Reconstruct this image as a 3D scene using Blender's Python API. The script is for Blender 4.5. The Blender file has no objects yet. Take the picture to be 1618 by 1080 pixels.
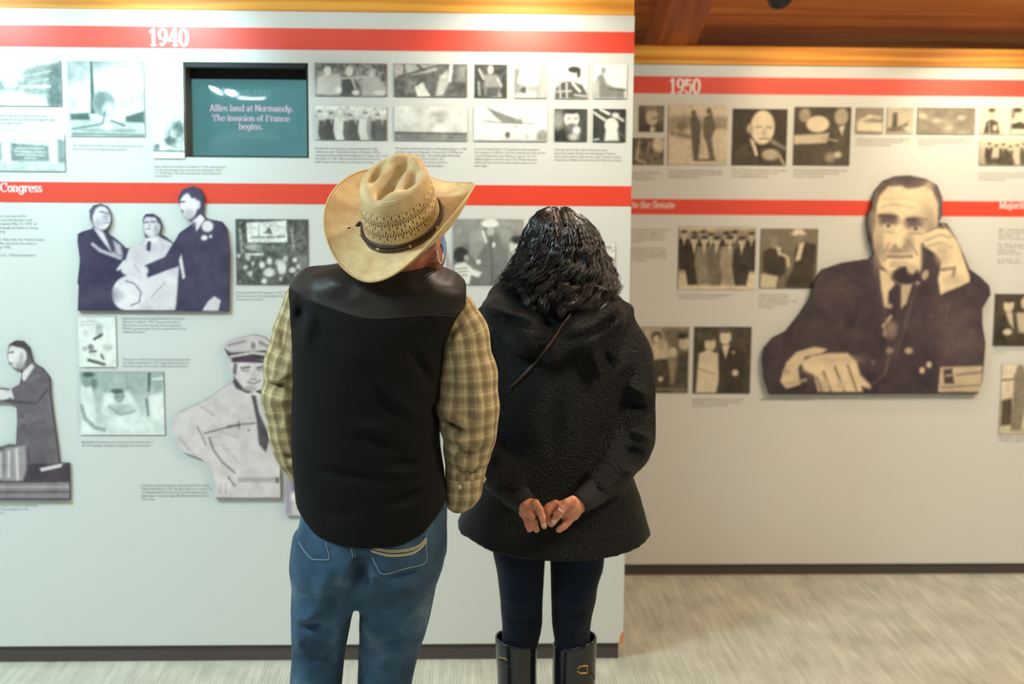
import bpy, bmesh, math, random
import numpy as np
from mathutils import Vector, Matrix, Euler
from mathutils.bvhtree import BVHTree
from mathutils.geometry import delaunay_2d_cdt

# ------------------------------------------------------------------ camera
W_, H_ = 1618.0, 1080.0
F_PX = 2247.0
CAM_Z = 1.65
PITCH, ROLL, YAW = math.radians(7.40), math.radians(0.4543), math.radians(2.297)
scene = bpy.context.scene
COL = scene.collection


def cam_axes():
    cp, sp = math.cos(PITCH), math.sin(PITCH)
    f = np.array([0, cp, -sp]); u = np.array([0, sp, cp]); x = np.array([1., 0, 0])
    cr, sr = math.cos(ROLL), math.sin(ROLL)
    x2 = cr * x + sr * u
    u2 = -sr * x + cr * u
    cy, sy = math.cos(YAW), math.sin(YAW)
    Z = np.array([[cy, sy, 0], [-sy, cy, 0], [0, 0, 1]])
    return [Z @ v for v in (x2, u2, f)]


AX, AU, AF = cam_axes()
cam_d = bpy.data.cameras.new('camera')
cam_d.sensor_width = 36.0
cam_d.lens = F_PX / W_ * 36.0
cam_d.clip_end = 60
cam_d.dof.use_dof = True
cam_d.dof.focus_distance = 3.22
cam_d.dof.aperture_fstop = 2.9
cam = bpy.data.objects.new('camera', cam_d)
COL.objects.link(cam)
cam.matrix_world = Matrix(((AX[0], AU[0], -AF[0], 0), (AX[1], AU[1], -AF[1], 0),
                           (AX[2], AU[2], -AF[2], CAM_Z), (0, 0, 0, 1)))
scene.camera = cam


def at(px, py, Y):
    """point of the plane y = Y that the photograph shows at a pixel"""
    d = (px - W_ / 2) / F_PX * AX - (py - H_ / 2) / F_PX * AU + AF
    t = Y / d[1]
    return np.array([d[0] * t, Y, CAM_Z + d[2] * t])


def floor_dist(px, py):
    d = (px - W_ / 2) / F_PX * AX - (py - H_ / 2) / F_PX * AU + AF
    return d[1] * (-CAM_Z / d[2])


# ------------------------------------------------------------------ light
scene.view_settings.view_transform = 'Standard'
scene.view_settings.look = 'None'
scene.view_settings.gamma = 1.0
scene.view_settings.use_curve_mapping = False
scene.view_settings.exposure = 0.0
world = bpy.data.worlds.new('hall_ambient')
scene.world = world
world.use_nodes = True
world.node_tree.nodes['Background'].inputs[0].default_value = (1.0, 0.93, 0.82, 1)
world.node_tree.nodes['Background'].inputs[1].default_value = 0.16


def area(name, loc, target, sx, sy, energy, color):
    d = bpy.data.lights.new(name, 'AREA')
    d.shape = 'RECTANGLE'; d.size = sx; d.size_y = sy
    d.energy = energy; d.color = color
    o = bpy.data.objects.new(name, d); COL.objects.link(o)
    o.location = loc
    o.rotation_euler = (Vector(target) - Vector(loc)).to_track_quat('-Z', 'Y').to_euler()
    return o


def spot(name, loc, target, energy, color, angle=75, blend=0.9, size=0.05):
    d = bpy.data.lights.new(name, 'SPOT')
    d.energy = energy; d.color = color; d.spot_size = math.radians(angle)
    d.spot_blend = blend; d.shadow_soft_size = size
    o = bpy.data.objects.new(name, d); COL.objects.link(o)
    o.location = loc
    o.rotation_euler = (Vector(target) - Vector(loc)).to_track_quat('-Z', 'Y').to_euler()
    return o


COOL = (0.62, 0.93, 1.0)
WARM = (1.0, 0.76, 0.44)
NEUT = (1.0, 0.88, 0.68)
# ceiling troffers over the visitors' side of the hall (cool on the left, warm on the right)
area('troffer_light_cool', (-2.4, 2.6, 3.05), (-2.2, 3.2, 0), 1.2, 0.6, 168, COOL)
area('troffer_light_cool_rear', (-1.2, 0.5, 3.6), (-0.9, 1.4, 0), 1.2, 0.6, 40, (0.95, 0.97, 0.95))
area('troffer_light_warm', (2.5, 3.1, 2.93), (2.3, 4.0, 0), 1.2, 0.6, 120, (1.0, 0.77, 0.48))
# ------------------------------------------------------------------ helpers


def srgb(c):
    c = np.asarray(c, dtype=float)
    return np.where(c <= 0.04045, c / 12.92, ((c + 0.055) / 1.055) ** 2.4)


def S8(r, g, b, a=1.0):
    v = srgb(np.array([r, g, b]) / 255.0)
    return (float(v[0]), float(v[1]), float(v[2]), a)


def mat(name, color=(0.5, 0.5, 0.5, 1), rough=0.6, spec=0.5, metal=0.0, sheen=0.0, coat=0.0):
    m = bpy.data.materials.new(name); m.use_nodes = True
    b = m.node_tree.nodes['Principled BSDF']
    b.inputs['Base Color'].default_value = color
    b.inputs['Roughness'].default_value = rough
    b.inputs['Specular IOR Level'].default_value = spec
    b.inputs['Metallic'].default_value = metal
    b.inputs['Sheen Weight'].default_value = sheen
    b.inputs['Coat Weight'].default_value = coat
    return m


class NT:
    def __init__(s, m):
        s.t = m.node_tree; s.b = s.t.nodes['Principled BSDF']

    def n(s, typ, **kw):
        nd = s.t.nodes.new(typ)
        for k, v in kw.items():
            if k.startswith('_'):
                setattr(nd, k[1:], v)
            else:
                key = int(k[1:]) if k[0] == 'i' and k[1:].isdigit() else k.replace('__', ' ')
                inp = nd.inputs[key]
                if hasattr(v, 'is_output') or isinstance(v, bpy.types.NodeSocket):
                    s.t.links.new(v, inp)
                else:
                    inp.default_value = v
        return nd

    def link(s, a, b):
        s.t.links.new(a, b)

    def ramp(s, fac, stops):
        r = s.t.nodes.new('ShaderNodeValToRGB')
        el = r.color_ramp.elements
        el[0].position, el[0].color = stops[0]
        el[1].position, el[1].color = stops[1]
        for p, c in stops[2:]:
            e = el.new(p); e.color = c
        s.link(fac, r.inputs[0])
        return r.outputs[0]

    def math(s, op, a, b=0.0, c=0.0):
        nd = s.t.nodes.new('ShaderNodeMath'); nd.operation = op
        for i, v in enumerate((a, b, c)):
            if isinstance(v, bpy.types.NodeSocket):
                s.link(v, nd.inputs[i])
            else:
                nd.inputs[i].default_value = v
        return nd.outputs[0]

    def mix(s, fac, a, b, blend='MIX'):
        nd = s.t.nodes.new('ShaderNodeMix'); nd.data_type = 'RGBA'; nd.blend_type = blend
        for k, v in ((0, fac), (6, a), (7, b)):
            if isinstance(v, bpy.types.NodeSocket):
                s.link(v, nd.inputs[k])
            else:
                nd.inputs[k].default_value = v
        return nd.outputs[2]

    def bump(s, h, strength, dist):
        nd = s.t.nodes.new('ShaderNodeBump')
        nd.inputs['Strength'].default_value = strength
        nd.inputs['Distance'].default_value = dist
        s.link(h, nd.inputs['Height'])
        s.link(nd.outputs[0], s.b.inputs['Normal'])

    def coord(s, which='Object', scale=(1, 1, 1), rot=(0, 0, 0)):
        c = s.t.nodes.new('ShaderNodeTexCoord')
        m = s.t.nodes.new('ShaderNodeMapping')
        m.inputs['Scale'].default_value = scale
        m.inputs['Rotation'].default_value = rot
        s.link(c.outputs[which], m.inputs[0])
        return m.outputs[0]

    def noise(s, vec, scale, detail=3, rough=0.5):
        nd = s.n('ShaderNodeTexNoise', Scale=scale, Detail=detail, Roughness=rough)
        s.link(vec, nd.inputs['Vector'])
        return nd.outputs[0]


def mesh_obj(name, verts, faces, material=None, parent=None, origin=None, smooth=False):
    verts = np.asarray(verts, dtype=float)
    if parent is not None:
        off = np.array(parent.get('base', [0, 0, 0]), dtype=float)
    elif origin is not None:
        off = np.array(origin, dtype=float)
    else:
        off = np.zeros(3)
    me = bpy.data.meshes.new(name)
    me.from_pydata((verts - off).tolist(), [], faces if isinstance(faces, list) else faces.tolist())
    me.update()
    if smooth:
        me.polygons.foreach_set('use_smooth', np.ones(len(me.polygons), dtype=bool))
    o = bpy.data.objects.new(name, me)
    COL.objects.link(o)
    if material is not None:
        for m in (material if isinstance(material, (list, tuple)) else [material]):
            me.materials.append(m)
    if parent is not None:
        o.parent = parent
    elif origin is not None:
        o.location = origin
    o['base'] = [float(v) for v in off]
    return o


def tag(o, label=None, cat=None, group=None, kind=None):
    if label: o['label'] = label
    if cat: o['category'] = cat
    if group: o['group'] = group
    if kind: o['kind'] = kind
    return o


def empty(name, loc):
    o = bpy.data.objects.new(name, None); COL.objects.link(o)
    o.location = loc
    o['base'] = [float(v) for v in loc]
    return o


def box_vf(lo, hi):
    x0, y0, z0 = lo; x1, y1, z1 = hi
    v = [(x0, y0, z0), (x1, y0, z0), (x1, y1, z0), (x0, y1, z0), (x0, y0, z1), (x1, y0, z1), (x1, y1, z1), (x0, y1, z1)]
    f = [(0, 3, 2, 1), (4, 5, 6, 7), (0, 1, 5, 4), (1, 2, 6, 5), (2, 3, 7, 6), (3, 0, 4, 7)]
    return v, f


class MB:
    def __init__(s): s.v = []; s.f = []

    def add(s, v, f):
        o = len(s.v); s.v += [tuple(map(float, p)) for p in v]; s.f += [tuple(int(i) + o for i in q) for q in f]
        return s

    def box(s, lo, hi): return s.add(*box_vf(lo, hi))

    def build(s, name, m, parent=None, origin=None, smooth=False):
        return mesh_obj(name, s.v, s.f, m, parent, origin, smooth)


def bevel(o, w, seg=2):
    md = o.modifiers.new('bevel', 'BEVEL'); md.width = w; md.segments = seg; md.limit_method = 'ANGLE'
    return o


def tube(pts, rad, n=8, closed=False, flat=None):
    """tube along a polyline; rad scalar or list"""
    P = np.asarray(pts, float); m = len(P)
    R = np.full(m, rad) if np.isscalar(rad) else np.asarray(rad, float)
    T = np.gradient(P, axis=0)
    if closed:
        T = np.roll(P, -1, 0) - np.roll(P, 1, 0)
    T /= np.linalg.norm(T, axis=1)[:, None] + 1e-12
    ref = np.array([0, 0, 1.0]) if abs(T[0][2]) < 0.9 else np.array([1.0, 0, 0])
    v = []
    u = ref - T[0] * T[0].dot(ref); u /= np.linalg.norm(u)
    for i in range(m):
        u = u - T[i] * T[i].dot(u); u /= np.linalg.norm(u) + 1e-12
        w = np.cross(T[i], u)
        for k in range(n):
            a = 2 * math.pi * k / n
            v.append(P[i] + R[i] * (math.cos(a) * u + math.sin(a) * w * (flat or 1.0)))
    f = []
    for i in range(m if closed else m - 1):
        j = (i + 1) % m
        for k in range(n):
            f.append((i * n + k, i * n + (k + 1) % n, j * n + (k + 1) % n, j * n + k))
    if not closed:
        f.append(tuple(range(n - 1, -1, -1))); f.append(tuple((m - 1) * n + k for k in range(n)))
    return v, f


def sphere_vf(c, r, nu=10, nv=6):
    r = np.array([r, r, r]) if np.isscalar(r) else np.array(r)
    v = [np.array(c) + r * [0, 0, 1]]
    for i in range(1, nv):
        a = math.pi * i / nv
        for k in range(nu):
            b = 2 * math.pi * k / nu
            v.append(np.array(c) + r * [math.sin(a) * math.cos(b), math.sin(a) * math.sin(b), math.cos(a)])
    v.append(np.array(c) - r * [0, 0, 1])
    f = [(0, 1 + k, 1 + (k + 1) % nu) for k in range(nu)]
    for i in range(nv - 2):
        for k in range(nu):
            a = 1 + i * nu
            f.append((a + k, a + nu + k, a + nu + (k + 1) % nu, a + (k + 1) % nu))
    l = len(v) - 1; a = 1 + (nv - 2) * nu
    f += [(a + k, l, a + (k + 1) % nu) for k in range(nu)]
    return v, f


def catmull(pts, n=6):
    P = np.asarray(pts, float)
    Q = np.vstack([2 * P[0] - P[1], P, 2 * P[-1] - P[-2]])
    out = []
    for i in range(1, len(Q) - 2):
        for t in np.linspace(0, 1, n, endpoint=False):
            a, b, c, d = Q[i - 1], Q[i], Q[i + 1], Q[i + 2]
            out.append(0.5 * ((2 * b) + (c - a) * t + (2 * a - 5 * b + 4 * c - d) * t * t + (3 * b - a - 3 * c + d) * t ** 3))
    out.append(P[-1])
    return np.array(out)


# ---- signed distance modelling ------------------------------------------------
def smin(a, b, k):
    h = np.clip(0.5 + 0.5 * (b - a) / k, 0, 1)
    return b + (a - b) * h - k * h * (1 - h)


def cone(P, a, b, ra, rb, sq=None):
    a = np.asarray(a, np.float32); b = np.asarray(b, np.float32)
    d = b - a
    t = np.clip(((P - a) @ d) / (d @ d + 1e-12), 0, 1)
    q = P - a - t[:, None] * d
    if sq is not None:
        q = q * np.asarray(sq, np.float32)
    return np.sqrt((q * q).sum(1)) - (ra + (rb - ra) * t)


def chain(P, nodes, k=0.02):
    """nodes: (x,y,z,r)"""
    r = None
    for a, b in zip(nodes[:-1], nodes[1:]):
        c = cone(P, a[:3], b[:3], a[3], b[3])
        r = c if r is None else smin(r, c, k)
    return r


def ellip(P, c, r, M=None):
    q = P - np.asarray(c, np.float32)
    if M is not None:
        q = q @ np.asarray(M, np.float32)
    r = np.asarray(r, np.float32)
    k = np.sqrt(((q / r) ** 2).sum(1))
    return (k - 1) * float(min(r))


def loft(P, rows, p=2.4):
    """rows sorted by z: (z, xl, xr, yc, ryback, ryfront)"""
    R = np.array(sorted(rows), float)
    zz = np.linspace(R[0, 0], R[-1, 0], 160)
    cols = []
    for c in range(1, R.shape[1]):
        v = np.interp(zz, R[:, 0], R[:, c])
        ker = np.hanning(13); ker /= ker.sum()
        v = np.convolve(np.pad(v, 6, mode='edge'), ker, 'valid')
        cols.append(np.interp(P[:, 2], zz, v))
    xl, xr, yc, rb, rf = cols
    cx = (xl + xr) / 2; rx = (xr - xl) / 2
    dy = P[:, 1] - yc
    ry = np.where(dy < 0, rb, rf)
    d = (np.abs((P[:, 0] - cx) / rx) ** p + np.abs(dy / ry) ** p) ** (1 / p)
    return (d - 1) * np.minimum(rx, ry)


def pdist2(x, z, pl):
    """distance of points to a polyline in a plane"""
    best = None
    for a, b in zip(pl[:-1], pl[1:]):
        ax, az = a; dx, dz = b[0] - a[0], b[1] - a[1]
        t = np.clip(((x - ax) * dx + (z - az) * dz) / (dx * dx + dz * dz + 1e-12), 0, 1)
        d = np.hypot(x - ax - t * dx, z - az - t * dz)
        best = d if best is None else np.minimum(best, d)
    return best


def surfnet(f, lo, hi, h):
    ax = [np.arange(lo[i], hi[i] + h, h, dtype=np.float32) for i in range(3)]
    n = [len(a) for a in ax]
    G = np.stack(np.meshgrid(*ax, indexing='ij'), -1).reshape(-1, 3)
    V = np.asarray(f(G), np.float32).reshape(n)
    V[0] = V[-1] = 1e-3; V[:, 0] = V[:, -1] = 1e-3; V[:, :, 0] = V[:, :, -1] = 1e-3
    s = V < 0
    c = np.zeros([k - 1 for k in n], np.int8)
    offs = [(i, j, k) for i in (0, 1) for j in (0, 1) for k in (0, 1)]
    for i, j, k in offs:
        c += s[i:n[0] - 1 + i, j:n[1] - 1 + j, k:n[2] - 1 + k]
    I = np.argwhere((c > 0) & (c < 8))
    idx = -np.ones(c.shape, np.int64)
    idx[tuple(I.T)] = np.arange(len(I))
    acc = np.zeros((len(I), 3)); cnt = np.zeros(len(I))
    for a in range(3):
        for o in offs:
            if o[a]: continue
            p0 = I + np.array(o); p1 = p0.copy(); p1[:, a] += 1
            v0 = V[tuple(p0.T)]; v1 = V[tuple(p1.T)]
            m = (v0 < 0) != (v1 < 0)
            t = np.where(m, v0 / np.where(m, v0 - v1, 1), 0)
            q = p0.astype(float); q[:, a] += t
            acc[m] += q[m]; cnt[m] += 1
    verts = acc / cnt[:, None] * h + np.array([a[0] for a in ax])
    faces = []
    for a in range(3):
        b, d = (a + 1) % 3, (a + 2) % 3
        sl0 = [slice(1, n[i] - 1) for i in range(3)]; sl0[a] = slice(0, n[a] - 1)
        sl1 = list(sl0); sl1[a] = slice(1, n[a])
        s0, s1 = s[tuple(sl0)], s[tuple(sl1)]
        E = np.argwhere(s0 != s1)
        st = np.array([x.start for x in sl0])
        flip = s0[tuple(E.T)]
        E = E + st
        def cell(db, dd):
            q = E.copy(); q[:, b] -= db; q[:, d] -= dd
            return idx[tuple(q.T)]
        q = np.stack([cell(1, 1), cell(0, 1), cell(0, 0), cell(1, 0)], 1)
        q[~flip] = q[~flip][:, ::-1]
        faces.append(q)
    F = np.concatenate(faces)
    F = F[(F >= 0).all(1)]
    return verts, F


def relax(v, F, it=2, lam=0.5):
    e = np.concatenate([F[:, [0, 1]], F[:, [1, 2]], F[:, [2, 3]], F[:, [3, 0]]])
    for _ in range(it):
        a = np.zeros_like(v); c = np.zeros(len(v))
        np.add.at(a, e[:, 0], v[e[:, 1]]); np.add.at(c, e[:, 0], 1)
        np.add.at(a, e[:, 1], v[e[:, 0]]); np.add.at(c, e[:, 1], 1)
        v = v + lam * (a / np.maximum(c, 1)[:, None] - v)
    return v


def sdf_mesh(f, lo, hi, h, it=2):
    v, F = surfnet(f, lo, hi, h)
    return relax(v, F, it), F


def sdf_obj(name, f, lo, hi, h, material, parent, it=2):
    v, F = sdf_mesh(f, lo, hi, h, it)
    return mesh_obj(name, v, F, material, parent, smooth=True), v, F


def point_attr(o, name, data, typ):
    a = o.data.attributes.new(name, typ, 'POINT')
    data = np.asarray(data, np.float32)
    key = {'FLOAT': 'value', 'FLOAT_VECTOR': 'vector', 'FLOAT_COLOR': 'color', 'FLOAT2': 'vector'}[typ]
    a.data.foreach_set(key, data.ravel())


# ------------------------------------------------------------------ materials of the setting
def carpet_mat():
    m = mat('carpet', rough=0.95, spec=0.1); t = NT(m)
    c = t.coord('Object')
    sep = t.n('ShaderNodeSeparateXYZ', i0=c)
    x, y = sep.outputs[0], sep.outputs[1]
    rib = t.math('SINE', t.math('MULTIPLY', x, 2 * math.pi / 0.011))
    vec = t.coord('Object', (60, 3.0, 1))
    streak = t.noise(vec, 1.0, 2, 0.6)
    vec2 = t.coord('Object', (9, 5.0, 1))
    patch = t.noise(vec2, 1.0, 2, 0.5)
    tone = t.math('ADD', t.math('MULTIPLY', streak, 0.6), t.math('MULTIPLY', patch, 0.5))
    tone = t.math('ADD', tone, t.math('MULTIPLY', rib, 0.10))
    col = t.ramp(tone, [(0.25, S8(158, 160, 150)), (0.85, S8(226, 227, 214))])
    t.link(col, t.b.inputs['Base Color'])
    t.bump(t.math('ADD', t.math('MULTIPLY', rib, 0.5), streak), 0.6, 0.003)
    return m


def laminate_mat():
    m = mat('panel_laminate', S8(214, 216, 213), rough=0.44, spec=1.0); t = NT(m)
    v = t.coord('Object')
    n = t.noise(v, 900, 2, 0.6)
    t.bump(n, 0.08, 0.0004)
    return m


def wood_mat(name, dark, light, axis='x', rough=0.5, scale=1.0, coat=0.0):
    m = mat(name, rough=rough, coat=coat); t = NT(m)
    sc = {'x': (1.6, 22, 22), 'y': (22, 1.6, 22)}[axis]
    v = t.coord('Object', tuple(s * scale for s in sc))
    oi = t.n('ShaderNodeObjectInfo')
    off = t.n('ShaderNodeVectorMath', _operation='ADD', i0=v)
    rv = t.n('ShaderNodeCombineXYZ', i0=t.math('MULTIPLY', oi.outputs['Random'], 37.0), i2=t.math('MULTIPLY', oi.outputs['Random'], 11.0))
    t.link(rv.outputs[0], off.inputs[1])
    nz = t.n('ShaderNodeTexNoise', Scale=1.0, Detail=5, Roughness=0.55, Distortion=1.2)
    t.link(off.outputs[0], nz.inputs['Vector'])
    wv = t.n('ShaderNodeTexWave', _bands_direction='Z', Scale=0.35, Distortion=9.0, Detail=2.0)
    t.link(off.outputs[0], wv.inputs['Vector'])
    f = t.math('ADD', t.math('MULTIPLY', nz.outputs[0], 0.6), t.math('MULTIPLY', wv.outputs[0], 0.4))
    f = t.math('ADD', f, t.math('MULTIPLY', t.math('SUBTRACT', oi.outputs['Random'], 0.5), 0.22))
    t.link(t.ramp(f, [(0.28, dark), (0.72, light)]), t.b.inputs['Base Color'])
    t.bump(nz.outputs[0], 0.15, 0.002)
    return m


M_CARPET = carpet_mat()
M_PANEL = laminate_mat()
M_OAK = wood_mat('oak_trim', S8(206, 122, 22), S8(240, 172, 62))
M_CEIL = wood_mat('ceiling_board_wood', S8(214, 126, 62), S8(250, 184, 110))
M_BEAM = wood_mat('beam_wood', S8(150, 70, 30), S8(196, 112, 54), 'y')
M_BASE = mat('baseboard_vinyl', S8(78, 68, 66), 0.5)
M_RED = mat('red_print', S8(226, 58, 26), 0.44, 1.0)
M_WHITE = mat('white_print', S8(240, 240, 240), 0.5)
M_INK = mat('caption_ink', S8(112, 122, 118), 0.6)
M_CHIP = wood_mat('bare_particle_board', S8(190, 104, 30), S8(226, 148, 60))
M_BLACK = mat('black_plastic', S8(22, 24, 26), 0.4)

# ------------------------------------------------------------------ the setting
D1 = floor_dist(400, 1045.0)          # display partition with the visitors in front of it
D2 = floor_dist(1240, 908.5)          # partition behind it to the right
XR1 = at(994, 500, D1)[0]             # right end of the near partition


def zof(px, py, D): return at(px, py, D)[2]


XL = -3.4
ZT1 = zof(500, 18.5, D1); ZB1 = zof(400, 1018.3, D1)
ZT2 = zof(1300, 104, D2); ZT2b = zof(1300, 75, D2); ZB2 = zof(1300, 890, D2)
TRIM_H = ZT2b - ZT2
XR2 = 3.6
X0R2 = -0.9

fl = MB().add([(-4.5, -2.5, 0), (4.5, -2.5, 0), (4.5, 8, 0), (-4.5, 8, 0)], [(0, 1, 2, 3)]).build('floor', M_CARPET)
tag(fl, 'light grey ribbed carpet floor', kind='structure')

# near partition with the opening for the monitor
tv = dict(x0=at(290.5, 173, D1)[0], x1=at(487.5, 173, D1)[0], z1=zof(388, 98.5, D1), z0=zof(390, 249, D1))
TH1 = 0.34


def partition(name, x0, x1, y0, th, z0, z1, hole=None):
    v, f = [], []
    if hole is None:
        v, f = box_vf((x0, y0, z0), (x1, y0 + th, z1))
    else:
        xs = [x0, hole['x0'], hole['x1'], x1]; zs = [z0, hole['z0'], hole['z1'], z1]
        for yy in (y0, y0 + th):
            for z in zs:
                for x in xs:
                    v.append((x, yy, z))
        for i in range(3):
            for j in range(3):
                if i == 1 and j == 1: continue
                a = j * 4 + i
                f.append((a, a + 1, a + 5, a + 4))
        B = 16
        f += [(B, B + 12, B + 15, B + 3)]
        f += [(0, 4, 8, 12, B + 12, B), (3, B + 3, B + 15, 15, 11, 7), (12, 13, 14, 15, B + 15, B + 12), (0, B, B + 3, 3, 2, 1)]
        d = 0.155
        n = len(v)
        for x, z in ((xs[1], zs[1]), (xs[2], zs[1]), (xs[2], zs[2]), (xs[1], zs[2])):
            v.append((x, y0 + d, z))
        q = [5, 6, 10, 9]
        for k in range(4):
            f.append((q[k], n + k, n + (k + 1) % 4, q[(k + 1) % 4]))
        f.append((n, n + 1, n + 2, n + 3))
    return mesh_obj(name, v, f, M_PANEL)


w1 = partition('wall_front', XL, XR1, D1, TH1, ZB1, ZT1, tv)
tag(w1, 'pale grey display partition with a red banded timeline', kind='structure')
w2 = partition('wall_back', X0R2, XR2, D2, 0.16, ZB2, ZT2)
tag(w2, 'beige lit display partition set further back', kind='structure')
t1 = MB().box((XL, D1 - 0.004, ZT1), (XR1 - 0.002, D1 + TH1, ZT1 + TRIM_H)).build('trim_1', M_OAK)
tag(t1, 'honey oak cap rail on the near partition', kind='structure')
t2 = MB().box((X0R2, D2 - 0.012, ZT2), (XR2, D2 + 0.16, ZT2b)).build('trim_2', M_OAK)
tag(t2, 'honey oak cap rail on the far partition', kind='structure')
for o in (t1, t2): bevel(o, 0.004)
b1 = MB().box((XL, D1 + 0.012, 0), (XR1 - 0.014, D1 + TH1 - 0.02, ZB1)).build('baseboard_front', M_BASE)
tag(b1, 'dark brown vinyl plinth under the near partition', kind='structure')
b2 = MB().box((X0R2, D2 + 0.012, 0), (XR2, D2 + 0.15, ZB2)).build('baseboard_back', M_BASE)
tag(b2, 'dark brown vinyl plinth under the far partition', kind='structure')
# chipped laminate at the lower right corner of the near partition
c = [at(985.3, 997, D1), at(985, 1014.6, D1), at(977, 1014.8, D1), at(980, 1006, D1), at(981.5, 1000, D1)]
v = [(p[0], D1 - 0.0015, max(p[2], ZB1 + 0.0005)) for p in c]; v[0] = (XR1, v[0][1], v[0][2]); v[1] = (XR1, v[1][1], ZB1); v[2] = (v[2][0], v[2][1], ZB1)
v += [(p[0], D1 + 0.001, p[2]) for p in v]
mesh_obj('chipped_corner', v, [(4, 3, 2, 1, 0)] + [(k, (k + 1) % 5, 5 + (k + 1) % 5, 5 + k) for k in range(5)], M_CHIP, w1)


def band(parent, name, D, x0, x1, z0, z1, m=M_RED):
    th = 0.0012
    return MB().box((x0, D - th, z0), (x1, D + 0.0005, z1)).build(name, m, parent)


band(w1, 'red_band', D1, XL, XR1, zof(500, 78.8, D1), zof(500, 44.8, D1))
band(w1, 'red_band', D1, XL, XR1, zof(500, 322.5, D1), zof(500, 290.3, D1))
band(w2, 'red_band', D2, X0R2, XR2, zof(1300, 150, D2), zof(1300, 123.2, D2))
band(w2, 'red_band', D2, X0R2, XR2, zof(1300, 340.3, D2), zof(1300, 316, D2))

# sloping timber ceiling: boards across, one rafter, both falling towards the far partition
SL = math.radians(18.5)
CE_Y, CE_Z = D2, ZT2b + 0.17


def ceil_pt(y): return CE_Z + (CE_Y - y) * math.tan(SL)


ce = MB()
ya, yb = -1.5, 8.0
ce.add([(-4.5, ya, ceil_pt(ya) + 0.05), (4.5, ya, ceil_pt(ya) + 0.05), (4.5, yb, ceil_pt(yb) + 0.05), (-4.5, yb, ceil_pt(yb) + 0.05)], [(0, 1, 2, 3)])
ceil = ce.build('ceiling', M_BEAM)
tag(ceil, 'sloping timber ceiling of reddish brown boards', kind='structure')
bw = 0.138
me = None
ny = int((7.6 - 0.4) / (bw * math.cos(SL)))
for i in range(ny):
    y = 7.5 - (i + 0.5) * bw * math.cos(SL)
    for j, (xa, xb) in enumerate(((-4.4, 0.1 + 0.9 * ((i * 7) % 5) / 5), (0.103 + 0.9 * ((i * 7) % 5) / 5, 4.4))):
        o = MB().box((xa, -bw / 2 + 0.003, -0.012), (xb, bw / 2 - 0.003, 0.012)).build('ceiling_board', M_CEIL)
        o.location = (0, y, ceil_pt(y)); o.rotation_euler = (-SL, 0, 0)
        o.parent = ceil
# rafter
xa = at(1036, 73, D2)[0]; xb = at(1099, 73, D2)[0]
L = 7.0
o = MB().box((xa, -L, -0.17 * math.cos(SL)), (xb, 1.4, -0.010)).build('rafter', M_BEAM)
o.location = (0, CE_Y, CE_Z); o.rotation_euler = (-SL, 0, 0); o.parent = ceil
bevel(o, 0.006)


# track lights: black cylinder heads that wash the partitions
def track_head(loc, target, label, energy, color, angle=80):
    t = empty('track_spotlight', loc)
    tag(t, label, 'spotlight', 'black track spotlights below the timber ceiling')
    d = (Vector(target) - Vector(loc)).normalized()
    q = d.to_track_quat('-Z', 'Y')
    rings = [(-0.075, 0.040), (-0.070, 0.044), (0.03, 0.044), (0.055, 0.036), (0.075, 0.020)]
    n = 20; v = []; f = []
    for z, r in rings:
        for k in range(n):
            a = 2 * math.pi * k / n
            v.append(Vector(loc) + q @ Vector((r * math.cos(a), r * math.sin(a), z)))
    for i in range(len(rings) - 1):
        for k in range(n):
            f.append((i * n + k, i * n + (k + 1) % n, (i + 1) * n + (k + 1) % n, (i + 1) * n + k))
    f.append(tuple((len(rings) - 1) * n + k for k in range(n)))
    mesh_obj('lamp_housing', v, f, M_BLACK, t)
    cz = ceil_pt(loc[1]) - 0.015
    vv, ff = tube([Vector(loc) + Vector((0, 0, 0.02)), (loc[0], loc[1], cz)], 0.009, 8)
    mesh_obj('stem', vv, ff, M_BLACK, t)
    MB().box((loc[0] - 0.06, loc[1] - 0.02, cz - 0.035), (loc[0] + 0.06, loc[1] + 0.02, cz + 0.004)).build('track_adapter', M_BLACK, t)
    lens = [Vector(loc) + q @ Vector((0.034 * math.cos(2 * math.pi * k / n), 0.034 * math.sin(2 * math.pi * k / n), -0.055)) for k in range(n)]
    mesh_obj('lamp_lens', lens, [tuple(range(n))], M_LENS, t)
    spot('spot_beam', Vector(loc) + d * 0.10, target, energy, color, angle)
    return t


M_LENS = mat('lamp_lens', (1, 1, 1, 1), 0.3)
NT(M_LENS).b.inputs['Emission Color'].default_value = (1, 0.93, 0.8, 1)
NT(M_LENS).b.inputs['Emission Strength'].default_value = 6.0
hx = at(1224, 3, 4.85)
track_head((hx[0], 4.85, hx[2] + 0.055), (at(1330, 160, D2)[0], D2, 1.7), 'black spotlight hanging beside the rafter, aimed at the far partition', 10, WARM)
hx = at(1650, 0, 4.85)
track_head((hx[0], 4.85, hx[2] + 0.09), (hx[0] + 0.05, D2, 1.6), 'black spotlight aimed at the far end of the far partition', 24, (1, 0.86, 0.62))
for px, e, c_, lb in ((-160, 10, COOL, 'black spotlight aimed above the street photographs'), (190, 15, COOL, 'black spotlight aimed at the 1940 lettering'),
                      (850, 16, (1, 0.9, 0.72), 'black spotlight aimed at the photographs near the partition end')):
    p = at(px, 0, D1 - 0.55)
    track_head((p[0], D1 - 0.55, 2.225), (p[0], D1, 1.80), lb, e, c_, 95)

track_head((0.75, 3.72, 2.66), (0.05, 3.30, 1.3), 'black spotlight aimed down at the two visitors', 66, (1, 0.86, 0.66), 70)

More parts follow.
